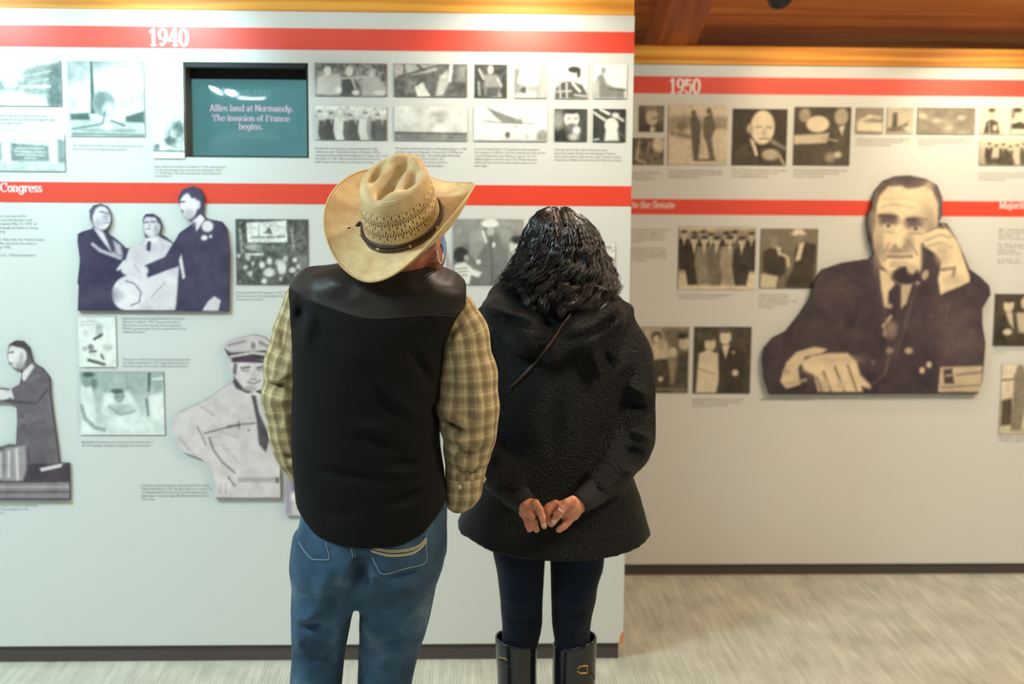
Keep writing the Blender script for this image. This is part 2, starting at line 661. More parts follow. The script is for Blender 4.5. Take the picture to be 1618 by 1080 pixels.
# ceiling troffers (the lamps reflected in the monitor glass)
M_TUBE = mat('troffer_diffuser', (1, 1, 1, 1), 0.4)
NT(M_TUBE).b.inputs['Emission Color'].default_value = (0.85, 1, 1, 1)
NT(M_TUBE).b.inputs['Emission Strength'].default_value = 9.0


# monitor set into the near partition
def crt():
    w, h = tv['x1'] - tv['x0'], tv['z1'] - tv['z0']
    cx, cz = (tv['x0'] + tv['x1']) / 2, (tv['z0'] + tv['z1']) / 2
    root = empty('monitor', (cx, D1 + 0.14, tv['z0']))
    tag(root, 'boxy tube monitor with a teal screen set into the near partition', 'monitor')
    # cabinet: dark lining of the recess
    mb = MB(); d = 0.15; e = 0.002
    x0, x1, z0, z1 = tv['x0'] + e, tv['x1'] - e, tv['z0'] + e, tv['z1'] - e
    mb.box((x0, D1 + 0.002, z1 - 0.014), (x1, D1 + d, z1)).box((x0, D1 + 0.002, z0), (x1, D1 + d, z0 + 0.003))
    mb.box((x1 - 0.004, D1 + 0.002, z0), (x1, D1 + d, z1))
    mb.build('recess_lining', M_BLACK, root)
    MB().box((x0, D1 + 0.002, z0 + 0.003), (x0 + 0.003, D1 + d, z1 - 0.014)).build('side_lining', mat('side_lining', S8(112, 96, 84), 0.6), root)
    mb = MB(); zb = z1 - 0.045
    mb.box((x0, D1 + 0.095, zb), (x1, D1 + 0.15, z1 - 0.014))
    mb.build('bezel', M_BLACK, root)
    # bulging glass
    global tv_surface_y
    n = 28; v = []; f = []
    gx0, gx1, gz0, gz1 = x0 + 0.003, x1 - 0.004, z0 + 0.003, zb + 0.02

    def tv_surface_y(x, z):
        u, t = (x - gx0) / (gx1 - gx0) * 2 - 1, (z - gz0) / (gz1 - gz0) * 2 - 1
        return D1 + 0.118 - 0.034 * (1 - abs(u) ** 2.2) * (1 - abs(t) ** 2.2)
    for j in range(n + 1):
        for i in range(n + 1):
            x, z = gx0 + (gx1 - gx0) * i / n, gz0 + (gz1 - gz0) * j / n
            v.append((x, tv_surface_y(x, z), z))
    for j in range(n):
        for i in range(n):
            a = j * (n + 1) + i
            f.append((a, a + 1, a + n + 2, a + n + 1))
    ms = mat('screen_glass', S8(30, 60, 64), 0.09, 0.8)
    b = NT(ms).b
    b.inputs['Emission Color'].default_value = S8(92, 146, 147)
    b.inputs['Emission Strength'].default_value = 0.75
    sc = mesh_obj('screen', v, f, ms, root, smooth=True)
    return root, sc


TVROOT, TVSCREEN = crt()


def troffer(loc, label):
    t = empty('ceiling_light', loc)
    tag(t, label, 'ceiling light', 'flat ceiling lights over the visitors')
    x, y, z = loc
    MB().box((x - 0.62, y - 0.32, z), (x + 0.62, y + 0.32, z + 0.06)).build('housing', mat('troffer_housing', S8(225, 225, 222), 0.5), t)
    MB().box((x - 0.585, y - 0.285, z - 0.006), (x + 0.585, y + 0.285, z - 0.001)).build('diffuser', M_TUBE, t)
    for sx in (-0.5, 0.5):
        vv, ff = tube([(x + sx, y, z + 0.05), (x + sx, y, ceil_pt(y) - 0.01)], 0.004, 6)
        mesh_obj('hanger', vv, ff, M_BLACK, t)


troffer((-2.4, 2.6, 3.07), 'flat cool white ceiling light hanging over the left side')
troffer((-1.2, 0.5, 3.62), 'flat cool white ceiling light hanging nearer the ridge')
troffer((2.5, 3.1, 2.95), 'flat warm ceiling light hanging over the right side')
# ------------------------------------------------------------------ lettering
def arc(cx, cy, rx, ry, a0, a1, n=14):
    a = np.radians(np.linspace(a0, a1, n))
    return [(cx + rx * math.cos(t), cy + ry * math.sin(t)) for t in a]


def _O(cx=.24, rx=.18): return arc(cx, .24, rx, .24, 0, 360, 20)


N_ = [[(.12, 0), (.12, .48)], arc(.27, .3, .15, .18, 180, 0) + [(.42, 0)]]
V_ = [[(.03, .48), (.22, 0)], [(.22, 0), (.42, .48)]]
GL = {  # strokes, serifs (x, y, width), dots (x, y, r), advance
    '1': ([[(.25, 0), (.25, .72)], [(.06, .58), (.25, .72)]], [(.25, 0, .38)], [], .5),
    '9': ([arc(.27, .5, .19, .22, 0, 360, 20), arc(.18, .5, .28, .49, 0, -85)], [], [(.15, .06, .06)], .56),
    '4': ([[(.40, 0), (.40, .72)], [(.40, .72), (.04, .22)], [(.02, .21), (.56, .21)]], [(.40, 0, .3)], [], .6),
    '0': ([arc(.28, .36, .2, .36, 0, 360, 24)], [], [], .58),
    '5': ([[(.12, .68), (.47, .68)], [(.12, .64), (.47, .64)], [(.12, .7), (.11, .38)], arc(.25, .24, .21, .24, 140, -150, 20)], [], [(.08, .14, .06)], .56),
    '6': ([arc(.28, .22, .19, .22, 0, 360, 20), arc(.37, .22, .28, .49, 180, 95)], [], [(.42, .63, .05)], .56),
    'C': ([arc(.36, .36, .29, .36, 48, 312, 22), [(.58, .5), (.58, .72)]], [], [], .68),
    'S': ([arc(.28, .53, .18, .18, 20, 265), arc(.28, .18, .2, .18, 90, -160), [(.48, .52), (.48, .7)], [(.07, 0), (.07, .2)]], [], [], .56),
    'N': ([[(.1, 0), (.1, .72)], [(.12, .7), (.56, .03)], [(.56, 0), (.56, .72)]], [(.1, 0, .2), (.1, .72, .2), (.56, .72, .2)], [], .68),
    'T': ([[(.32, 0), (.32, .7)], [(.04, .7), (.6, .7)], [(.05, .54), (.05, .7)], [(.59, .54), (.59, .7)]], [(.32, 0, .28)], [], .66),
    'A': ([[(.08, 0), (.32, .72)], [(.32, .72), (.56, 0)], [(.34, .72), (.6, 0)], [(.17, .24), (.47, .24)]], [(.08, 0, .2), (.58, 0, .24)], [], .68),
    'F': ([[(.14, 0), (.14, .7)], [(.05, .7), (.54, .7)], [(.14, .38), (.4, .38)], [(.53, .54), (.53, .7)]], [(.14, 0, .26)], [], .58),
    'J': ([[(.3, .7), (.3, .14)], arc(.17, .14, .13, .15, 0, -160)], [(.3, .7, .26)], [], .46),
    'M': ([[(.1, 0), (.1, .72)], [(.12, .72), (.38, .05)], [(.38, .05), (.64, .72)], [(.68, 0), (.68, .72)]], [(.1, 0, .18), (.68, 0, .24), (.1, .72, .16), (.68, .72, .18)], [], .8),
    'o': ([_O()], [], [], .48), 'n': (N_, [(.12, 0, .2), (.42, 0, .2), (.08, .48, .12)], [], .56),
    'm': (N_ + [arc(.57, .3, .15, .18, 180, 0) + [(.72, 0)]], [(.12, 0, .18), (.42, 0, .18), (.72, 0, .2)], [], .84),
    'r': ([[(.12, 0), (.12, .48)], arc(.27, .32, .15, .16, 180, 60)], [(.12, 0, .22), (.08, .48, .12)], [(.36, .41, .06)], .42),
    'h': (N_ + [[(.12, 0), (.12, .74)]], [(.12, 0, .2), (.42, 0, .2), (.08, .74, .12)], [], .56),
    'u': ([[(.12, .48), (.12, .18)], arc(.27, .18, .15, .18, 180, 360), [(.42, .48), (.42, 0)]], [(.08, .48, .12), (.46, 0, .1)], [], .56),
    'a': ([arc(.2, .14, .14, .14, 0, 360, 16), [(.36, 0), (.36, .34)], arc(.22, .34, .14, .14, 0, 150)], [], [(.1, .38, .05)], .48),
    'c': ([arc(.24, .24, .18, .24, 45, 318, 20)], [], [(.38, .38, .05)], .45),
    'e': ([arc(.24, .24, .18, .24, 0, 318, 20), [(.06, .25), (.42, .25)]], [], [], .47),
    's': ([arc(.2, .36, .12, .12, 20, 262), arc(.2, .12, .13, .12, 90, -160)], [], [], .4),
    't': ([[(.16, .1), (.16, .62)], arc(.25, .1, .09, .1, 180, 310), [(.03, .47), (.3, .47)]], [], [], .35),
    'g': ([_O(), [(.42, .48), (.42, -.05)], arc(.24, -.05, .18, .17, 0, -160)], [(.46, .47, .1)], [], .54),
    'd': ([_O(), [(.42, 0), (.42, .74)]], [(.37, .74, .12), (.46, 0, .1)], [], .54),
    'b': ([_O(.28), [(.1, 0), (.1, .74)]], [(.06, .74, .12)], [], .52),
    'l': ([[(.12, 0), (.12, .74)]], [(.12, 0, .22), (.08, .74, .12)], [], .26),
    'i': ([[(.12, 0), (.12, .48)]], [(.12, 0, .22), (.08, .48, .12)], [(.12, .65, .075)], .26),
    'j': ([[(.14, .48), (.14, -.08)], arc(.04, -.08, .1, .12, 0, -140)], [(.1, .48, .12)], [(.14, .65, .075)], .28),
    'v': (V_, [(.04, .48, .18), (.42, .48, .16)], [], .46),
    'y': (V_ + [[(.22, 0), (.12, -.2)]], [(.04, .48, .18), (.42, .48, .16)], [(.1, -.17, .055)], .46),
    'f': ([[(.14, 0), (.14, .58)], arc(.26, .58, .12, .14, 180, 50), [(.02, .47), (.28, .47)]], [(.14, 0, .22)], [], .34),
    '.': ([], [], [(.1, .06, .08)], .22), ',': ([[(.12, .05), (.05, -.12)]], [], [(.1, .06, .08)], .22), ' ': ([], [], [], .24),
}


def lettering(text, thick=.15, thin=.045, track=0.0):
    """fat-face serif lettering as flat quads; cap height .72"""
    V, F = [], []; x0 = 0.0

    def quad(a, b, wa, wb):
        a = np.array(a); b = np.array(b); d = b - a; l = math.hypot(*d)
        if l < 1e-6: return
        n = np.array([-d[1], d[0]]) / l; e = d / l * min(wa, wb) * 0.18
        o = len(V)
        for p in (a - e - n * wa / 2, b + e - n * wb / 2, b + e + n * wb / 2, a - e + n * wa / 2):
            V.append((p[0] + x0, p[1]))
        F.append((o, o + 1, o + 2, o + 3))
    for ch in text:
        st, se, do, adv = GL[ch]
        for s in st:
            w = []
            for i in range(len(s)):
                a = s[max(i - 1, 0)]; b = s[min(i + 1, len(s) - 1)]
                d = (b[0] - a[0], b[1] - a[1]); l = math.hypot(*d) + 1e-9
                w.append(thin + (thick - thin) * abs(d[1] / l) ** 1.5)
            for i in range(len(s) - 1):
                quad(s[i], s[i + 1], w[i], w[i + 1])
        for x, y, wd in se:
            quad((x - wd / 2, y + (thin / 2 if y < .1 else -thin / 2)), (x + wd / 2, y + (thin / 2 if y < .1 else -thin / 2)), thin, thin)
        for x, y, r in do:
            o = len(V)
            for k in range(10):
                V.append((x + x0 + r * math.cos(k * .6283), y + r * math.sin(k * .6283)))
            F.append(tuple(range(o, o + 10)))
        x0 += adv + track
    return np.array(V), F, x0


def put_lettering(name, text, D, pxl, pxr, pyb, pyt, m, parent, thick=.15, thin=.045, yoff=0.002, cap=.72, surf=None):
    V, F, wd = lettering(text, thick, thin)
    a = at(pxl, pyb, D); b = at(pxr, pyb, D); c = at(pxl, pyt, D)
    sx = (b[0] - a[0]) / wd; sz = (c[2] - a[2]) / cap
    v = [(a[0] + p[0] * sx, (D if surf is None else surf(a[0] + p[0] * sx, a[2] + p[1] * sz)) - yoff, a[2] + p[1] * sz) for p in V]
    out = []
    for i, f in enumerate(F):            # one facing, and a hair of relief so that strokes do not coincide
        ar = sum(V[f[k]][0] * V[f[(k + 1) % len(f)]][1] - V[f[(k + 1) % len(f)]][0] * V[f[k]][1] for k in range(len(f)))
        out.append(tuple(f) if ar > 0 else tuple(f[::-1]))
        for k in f: v[k] = (v[k][0], v[k][1] - 1.2e-5 * (i % 60), v[k][2])
    return mesh_obj(name, v, out, m, parent)


put_lettering('year_lettering', '1940', D1, 236, 299, 72.0, 45.8, M_WHITE, w1, .17)
put_lettering('year_lettering', '1950', D2, 1057.5, 1107, 147, 124.5, M_WHITE, w2, .17)
put_lettering('heading_lettering', 'Congress', D1, 1, 67, 302.5, 289, M_WHITE, w1, .13)
put_lettering('heading_lettering', 'to the Senate', D2, 998, 1066, 328, 317.5, M_WHITE, w2, .12)
put_lettering('heading_lettering', 'Majority', D2, 1579, 1624, 329, 318.5, M_WHITE, w2, .12)

M_SCR = mat('screen_caption', (0, 0, 0, 1), 0.6)
NT(M_SCR).b.inputs['Emission Color'].default_value = S8(226, 206, 226); NT(M_SCR).b.inputs['Emission Strength'].default_value = 1.0
M_SCR2 = mat('screen_date', (0, 0, 0, 1), 0.6)
NT(M_SCR2).b.inputs['Emission Color'].default_value = S8(96, 178, 190); NT(M_SCR2).b.inputs['Emission Strength'].default_value = 0.8
DS = D1 + 0.081
for tx, l, r, b_, t_, m_ in (('June 6, 1944', 359, 427, 150.5, 141, M_SCR2), ('Allies land at Normandy.', 330, 462, 175, 165, M_SCR),
                             ('The invasion of France', 334, 457, 190.5, 181, M_SCR), ('begins.', 377, 415, 204, 194.5, M_SCR)):
    put_lettering('screen_lettering', tx, DS, l, r, b_, t_, m_, TVROOT, .11, .03, 0.002, surf=tv_surface_y)


def caption(parent, D, px, py, pitch, lines, width, m=None, name='caption'):
    """a block of small printed text; py is the first baseline, width of its longest line in pixels"""
    cu = bpy.data.curves.new('t', 'FONT'); cu.resolution_u = 1
    cu.body = '\n'.join(lines); cu.space_line = 1.0; cu.size = 1.0
    ob = bpy.data.objects.new('t', cu); COL.objects.link(ob)
    bpy.context.view_layer.update()
    me = ob.to_mesh()
    n = len(me.vertices)
    V = np.zeros(n * 3); me.vertices.foreach_get('co', V); V = V.reshape(-1, 3)
    F = [tuple(p.vertices) for p in me.polygons]
    ob.to_mesh_clear(); bpy.data.objects.remove(ob); bpy.data.curves.remove(cu)
    a = at(px, py, D); b = at(px + width, py, D); c = at(px, py + pitch, D)
    sx = (b[0] - a[0]) / (V[:, 0].max() - V[:, 0].min()); sz = (a[2] - c[2])
    v = np.stack([a[0] + (V[:, 0] - V[:, 0].min()) * sx, np.full(n, D - 0.0008), a[2] + V[:, 1] * sz], 1)
    return mesh_obj(name, v, F, m or M_INK, parent)


M_INK2 = mat('caption_ink_warm', S8(120, 112, 98), 0.6)
caption(w1, D1, -30, 184, 6, ['Downtown Johnson City as it looked in those years.', 'The federal government, he said, must do things through', 'electrification and public works.'], 116)
caption(w1, D1, 115, 231.5, 5.4, ["The 1939 New York World's Fair introduced the nation to the", 'world of modern technology, including television.'], 111)
caption(w1, D1, 244, 264.5, 5.1, ['Japan attacked Pearl Harbor December 7, 1941, and destroyed', 'or seriously damaged ships that were the battleships of the', 'U.S. Pacific Fleet. This action brought the United States into', 'World War II.'], 112)
caption(w1, D1, 498, 236, 5.3, ['President Roosevelt (above center) attended the Yalta', 'Conference with Churchill and Stalin in February 1945 to', 'negotiate postwar political arrangements for Europe. Roosevelt', 'died April 12, 1945. Allied armies liberated and freed the', 'death camps, such as this one in Dachau, Germany.'], 115)
caption(w1, D1, 624, 236, 5.4, ['The atomic bomb was dropped on Hiroshima August 6, 1945', 'and three days later Nagasaki. On board the USS Missouri', 'Japan signed the surrender. General Douglas MacArthur', 'accepted it and World War II ended. The', 'nation turned to the work of peace at home', 'and to the rebuilding of Europe and Japan'], 113)
caption(w1, D1, 750, 237, 5.3, ['Former President Harry S. Truman (above left) campaigned', 'for reelection in 1948. In a Cold War confrontation that year the', 'Soviets blockaded the city of Berlin in response, the U.S.', 'airlifted supplies around the clock. The 328-day American', 'airlift saved the sector that could not get a train or truck', 'above right.'], 112)
caption(w1, D1, 876, 238, 5.4, ['Playwright Arthur Miller (above left) and novelist', 'Ernest Hemingway (below) were literary giants. Physicist', 'Albert Einstein (above right) was the author of genius. Stanley', 'Kowalski in a Williams role was a hit of the New York theater.'], 107)
caption(w1, D1, -45, 342.5, 6.2, ['On March 1, Johnson announced his', 'candidacy from this special election and', 'House of Representatives May 13, 1937. In', 'keeping with his campaign promise to bring', 'power to the country.', '', 'He volunteered for duty with the United States', 'Navy in wartime. He served in the navy in', 'the Pacific until July 1942.', '', 'Member of the House of Representatives.'], 114)
caption(w1, D1, 193, 504.5, 5.3, ['Lyndon Johnson and President Franklin D. Roosevelt in', 'Galveston on May 11, 1937. Texas governor James', 'Allred looked on at the meeting. Johnson impressed', 'FDR who predicted that "this boy could well be the first', 'Southern President."'], 101)
caption(w1, D1, 194, 569, 5.4, ['This cartoon, the first to feature Lyndon Johnson, appeared in', 'the Dallas Journal April 30, 1937. It emphasized his youth, his', 'New Deal loyalty and his loyalty to FDR and the New Deal.'], 106)
caption(w1, D1, 373, 463.5, 5.4, ['Johnson ran for the Senate in 1941. He brought', 'special election, but was finally turned by three', 'votes were counted.'], 100)
caption(w1, D1, 129, 699.5, 5.4, ['Appendicitis sent Johnson to the hospital for the last two days of', 'the 1937 campaign. Telegrams congratulate him on his victory.'], 113)
caption(w1, D1, 223, 768, 5.5, ['Lieutenant Commander Johnson was photographed in a New', 'Zealand airfield June 9, 1942, the day he flew as an observer on', 'a bombing raid. His B-26 was hit by the Zero Japanese Zero', 'fighter planes. General Douglas MacArthur awarded Johnson', 'a Silver Star.'], 111)
caption(w1, D1, -40, 800, 5.6, ['Johnson speaking at a New York Democratic Party', 'dinner. A member of the committee on the', 'Naval Affairs committee.'], 99)
for px, py, w_, p_, L_ in ((985, 274, 58, 5, ['North Korea invaded the South in June', 'in a war of three years under', 'President Truman, and the troops']),
                           (1057, 271, 84, 5, ['American soldiers of the United Nations force fought a war in', 'Korea through the winter of 1951 and the peace talks of 1953', 'that left the line where it had begun.']),
                           (1156, 270, 86, 5, ['The retired General was elected President in 1952 and again', 'in 1956. His eight years brought the end of one war', 'and a new highway system for the nation.']),
                           (1253, 270, 86, 5, ['The Supreme Court ruled in 1954 that the schools must be', 'open to all. The hearings of that year were shown', 'on television to an anxious nation.']),
                           (1352, 221, 84, 4.6, ['A submarine powered by the atom was launched in January 1954', 'and the first satellite was sent into orbit in October 1957', 'to the surprise of the world and the nation.']),
                           (1450, 221, 86, 4.6, ['The hydrogen bomb was tested at a Pacific atoll in 1952', 'with a force many times that of the first bombs and', 'an island was gone.']),
                           (1546, 275, 90, 4.8, ['In the American South the movement for civil rights began', 'with a boycott of city buses and grew each year', 'in the churches and colleges.']),
                           (985, 364, 74, 4.9, ['Johnson was elected to the Senate in', '1948 by a margin of eighty-seven', 'votes, and the new senator from', 'Texas soon rose to the post of', 'leader in 1953.', '', 'As majority leader he became the', 'most powerful man in the Senate', 'and passed the first civil rights bill', 'of the century in 1957 after a long', 'summer of debate.']),
                           (1071, 467, 84, 4.6, ['Johnson with members of the Texas delegation in', 'Washington at the start of the session.']),
                           (1199, 467, 60, 4.8, ['Johnson meets a rancher', 'on the campaign of 1948', 'near the Pedernales River in the', 'hill country. He traveled', 'by helicopter.']),
                           (1094, 632, 80, 4.8, ['Lyndon and Lady Bird Johnson at a ball in', 'Washington soon after the election of', 'the new Senator from Texas.']),
                           (1199, 632, 82, 4.8, ['Senator Johnson at his desk in the Capitol, 1954.']),
                           (1578, 364, 44, 4.7, ['By winning', 'he became', 'leader of', 'the Senate', '', 'In the year', 'of 1957 the', 'bill was', 'passed by', '', 'a vote of', 'the House']),
                           (1570, 553, 50, 4.7, ['The Johnsons at home', 'in Texas.']),
                           (1577, 692, 50, 4.7, ['At the ranch', 'with a guest.'])):
    caption(w2, D2, px, py, p_, L_, w_, M_INK2)
# ------------------------------------------------------------------ mounted photographs
PAL = {'bw': ((26, 28, 26), (240, 241, 236)), 'teal': ((34, 62, 60), (242, 245, 242)), 'purple': ((44, 38, 66), (238, 230, 234)),
       'mauve': ((48, 36, 46), (238, 228, 228)), 'sepia': ((38, 32, 26), (240, 228, 202)), 'plum': ((46, 36, 50), (246, 226, 188))}


def print_mat():
    m = mat('photo_print', rough=0.45, spec=0.4); t = NT(m)
    a = t.n('ShaderNodeAttribute', _attribute_name='print')
    v = t.coord('Object')
    n = t.noise(v, 260, 3, 0.7)
    g = t.ramp(n, [(0.3, (0.86, 0.86, 0.86, 1)), (0.7, (1.1, 1.1, 1.1, 1))])
    t.link(t.mix(0.6, a.outputs['Color'], g, 'MULTIPLY'), t.b.inputs['Base Color'])
    return m


M_PRINT = print_mat()
M_EDGE = mat('mount_board_edge', S8(60, 70, 60), 0.7)  # shadow along the board edges is put into this dark green


def sstep(d, soft): return np.clip(0.5 - d / (2 * soft), 0, 1)


def poly_sd(x, y, pl):
    pts = [(pl[i], pl[i + 1]) for i in range(0, len(pl), 2)]
    d = pdist2(x, y, pts + [pts[0]])
    ins = np.zeros(x.shape, bool)
    n = len(pts)
    for i in range(n):
        xa, ya = pts[i]; xb, yb = pts[(i + 1) % n]
        if ya == yb: continue
        c = (ya > y) != (yb > y)
        ins ^= c & (x < (xb - xa) * (y - ya) / (yb - ya) + xa)
    return np.where(ins, -d, d)


def vnoise(x, y, s, seed):
    r = np.random.RandomState(seed)
    T = r.rand(64, 64)
    u, v = x / s, y / s
    i, j = np.floor(u).astype(int), np.floor(v).astype(int)
    a, b = u - i, v - j
    a = a * a * (3 - 2 * a); b = b * b * (3 - 2 * b)
    g = lambda p, q: T[p % 64, q % 64]
    return (g(i, j) * (1 - a) + g(i + 1, j) * a) * (1 - b) + (g(i, j + 1) * (1 - a) + g(i + 1, j + 1) * a) * b


def paint(x, y, ops, seed=0):
    """tone 0..1 of a print at photograph pixels"""
    t = np.full(x.shape, 0.5)
    for o in ops:
        k = o[0]
        if k == 'g':
            lo, hi = y.min(), y.max(); t = o[1] + (o[2] - o[1]) * (y - lo) / (hi - lo + 1e-9)
        elif k == 'n':
            t = t + o[2] * (vnoise(x, y, o[1], seed + 3) + 0.6 * vnoise(x, y, o[1] * .45, seed + 9) - .8)
        else:
            if k == 'e':
                cx, cy, rx, ry, tone = o[1:6]; soft = 1.1 * (o[6] if len(o) > 6 else 1.2); an = math.radians(o[7]) if len(o) > 7 else 0
                dx, dy = x - cx, y - cy
                u = dx * math.cos(an) + dy * math.sin(an); v = -dx * math.sin(an) + dy * math.cos(an)
                d = (np.hypot(u / rx, v / ry) - 1) * min(rx, ry)
            elif k == 'p':
                tone = o[2]; soft = 1.1 * (o[3] if len(o) > 3 else 1.0); d = poly_sd(x, y, o[1])
            elif k == 'l':
                tone = o[3]; soft = 1.1 * (o[4] if len(o) > 4 else 1.0)
                pl = o[1]; d = pdist2(x, y, [(pl[i], pl[i + 1]) for i in range(0, len(pl), 2)]) - o[2] / 2
            a = sstep(d, soft)
            t = t * (1 - a) + tone * a
    t = t + .09 * (vnoise(x, y, 17.0, seed + 21) - .5) + .06 * (vnoise(x, y, 6.0, seed + 27) - .5)
    return np.clip(t, 0, 1)


def tone_rgb(t, pal):
    a, b = [np.array(c) / 255.0 for c in PAL[pal]]
    c = a + (b - a) * t[:, None]
    c = srgb(c)
    return np.concatenate([c, np.ones((len(t), 1))], 1)


PH = 0


def photo(D, r, pal, ops, label, name='mounted_photograph', th=0.005, step=1.6, group=None, cat='photograph'):
    global PH
    PH += 1
    x0, y0, x1, y1 = r
    xm, ym = (x0 + x1) / 2, (y0 + y1) / 2
    wx0, wx1 = at(x0, ym, D)[0], at(x1, ym, D)[0]
    wz1, wz0 = at(xm, y0, D)[2], at(xm, y1, D)[2]
    nx, ny = max(int((x1 - x0) / step), 4), max(int((y1 - y0) / step), 4)
    U, V = np.meshgrid(np.linspace(0, 1, nx + 1), np.linspace(0, 1, ny + 1))
    U, V = U.ravel(), V.ravel()
    verts = np.stack([wx0 + (wx1 - wx0) * U, np.full(U.shape, D - th), wz0 + (wz1 - wz0) * V], 1)
    tone = paint(x0 + (x1 - x0) * U, y1 + (y0 - y1) * V, ops, PH)
    F = []
    for j in range(ny):
        a = j * (nx + 1)
        F += [(a + i, a + i + 1, a + i + nx + 2, a + i + nx + 1) for i in range(nx)]
    n = len(verts); nf = len(F)
    e = 0.0002
    bk = [(wx0, D + e, wz0), (wx1, D + e, wz0), (wx1, D + e, wz1), (wx0, D + e, wz1), (wx0, D - th, wz0), (wx1, D - th, wz0), (wx1, D - th, wz1), (wx0, D - th, wz1)]
    verts = np.vstack([verts, bk])
    F += [(n, n + 1, n + 5, n + 4), (n + 1, n + 2, n + 6, n + 5), (n + 2, n + 3, n + 7, n + 6), (n + 3, n, n + 4, n + 7), (n + 3, n + 2, n + 1, n)]
    o = mesh_obj(name, verts, F, [M_PRINT, M_EDGE], origin=((wx0 + wx1) / 2, D, wz0))
    mi = np.zeros(len(F), np.int32); mi[nf:] = 1
    o.data.polygons.foreach_set('material_index', mi)
    point_attr(o, 'print', np.vstack([tone_rgb(tone, pal), np.tile([.1, .1, .1, 1], (8, 1))]), 'FLOAT_COLOR')
    tag(o, label, cat, group or ('mounted photographs on the near partition' if D == D1 else 'mounted photographs on the far partition'))
    return o


def cutout(D, outline, pal, ops, label, th=0.012, step=2.0, name='cutout_figure_print', cat='cutout print', gap=0.0):
    """board sawn to a figure's outline, with the print on its face"""
    global PH
    PH += 1
    pts = [(outline[i], outline[i + 1]) for i in range(0, len(outline), 2)]
    ol = []
    n0 = len(pts)
    for i in range(n0):
        a, b = np.array(pts[i]), np.array(pts[(i + 1) % n0])
        k = max(int(np.linalg.norm(b - a) / 3.0), 1)
        for q in range(k): ol.append(tuple(a + (b - a) * q / k))
    m = len(ol)
    X = np.array(ol)
    gx, gy = np.meshgrid(np.arange(X[:, 0].min(), X[:, 0].max(), step), np.arange(X[:, 1].min(), X[:, 1].max(), step))
    gx, gy = gx.ravel(), gy.ravel()
    ins = poly_sd(gx, gy, [c for p in ol for c in p]) < -step * 0.6
    V2 = [Vector(p) for p in ol] + [Vector((a, b)) for a, b in zip(gx[ins], gy[ins])]
    vv, ee, ff, *_ = delaunay_2d_cdt(V2, [(i, (i + 1) % m) for i in range(m)], [], 1, 1e-4)
    P = np.array([(v.x, v.y) for v in vv])
    yf = D - th
    W3 = np.array([at(p[0], p[1], D) for p in P]); W3[:, 1] = yf
    F = []
    for f in ff:
        a, b, c = f
        s = (P[b, 0] - P[a, 0]) * (P[c, 1] - P[a, 1]) - (P[c, 0] - P[a, 0]) * (P[b, 1] - P[a, 1])
        F.append((a, c, b) if s > 0 else (a, b, c))
    n = len(P); nf = len(F)
    rim = [np.array(at(p[0], p[1], D)) for p in ol]
    fr = [(p[0], yf, p[2]) for p in rim]; bk = [(p[0], D - 0.0006 - gap, p[2]) for p in rim]
    verts = np.vstack([W3, fr, bk])
    for i in range(m):
        j = (i + 1) % m
        F.append((n + i, n + j, n + m + j, n + m + i))
    F.append(tuple(n + m + i for i in range(m)))
    org = (float(np.mean(W3[:, 0])), D, float(W3[:, 2].min()))
    o = mesh_obj(name, verts, F, [M_PRINT, M_EDGE], origin=org)
    mi = np.zeros(len(F), np.int32); mi[nf:] = 1
    o.data.polygons.foreach_set('material_index', mi)
    col = tone_rgb(paint(P[:, 0], P[:, 1], ops, PH), pal)
    point_attr(o, 'print', np.vstack([col, np.tile([.1, .1, .1, 1], (2 * m, 1))]), 'FLOAT_COLOR')
    tag(o, label, cat, 'cutout figure prints on the partitions')
    return o


def man(cx, top, h, coat=.15, face=.75, hair=.1, w=1.0, shirt=.9):
    """a standing figure as soft print shapes: head, hair, coat, shirt"""
    r = h * .075
    return [('p', [cx - r * 2.1 * w, top + r * 2.9, cx + r * 2.1 * w, top + r * 2.9, cx + r * 2.4 * w, top + h * .6, cx + r * 1.5, top + h, cx - r * 1.5, top + h, cx - r * 2.4 * w, top + h * .6], coat, 1.2),
            ('p', [cx - r * .5, top + r * 2.4, cx + r * .5, top + r * 2.4, cx, top + h * .38], shirt, 1),
            ('e', cx, top + r * 1.2, r, r * 1.25, face, 1), ('e', cx, top + r * .45, r * 1.05, r * .6, hair, 1)]


def bust(cx, cy, r, face=.8, hair=.1, coat=.1):
    return [('e', cx, cy + r * 3.0, r * 2.4, r * 1.9, coat, 1.5), ('e', cx, cy, r, r * 1.3, face, 1.2), ('e', cx, cy - r * .95, r * 1.05, r * .5, hair, 1.2),
            ('l', [cx - r * .6, cy - r * .15, cx - r * .2, cy - r * .15], 1, .3), ('l', [cx + r * .2, cy - r * .15, cx + r * .6, cy - r * .15], 1, .3),
            ('l', [cx - r * .3, cy + r * .7, cx + r * .35, cy + r * .7], 1, .35)]


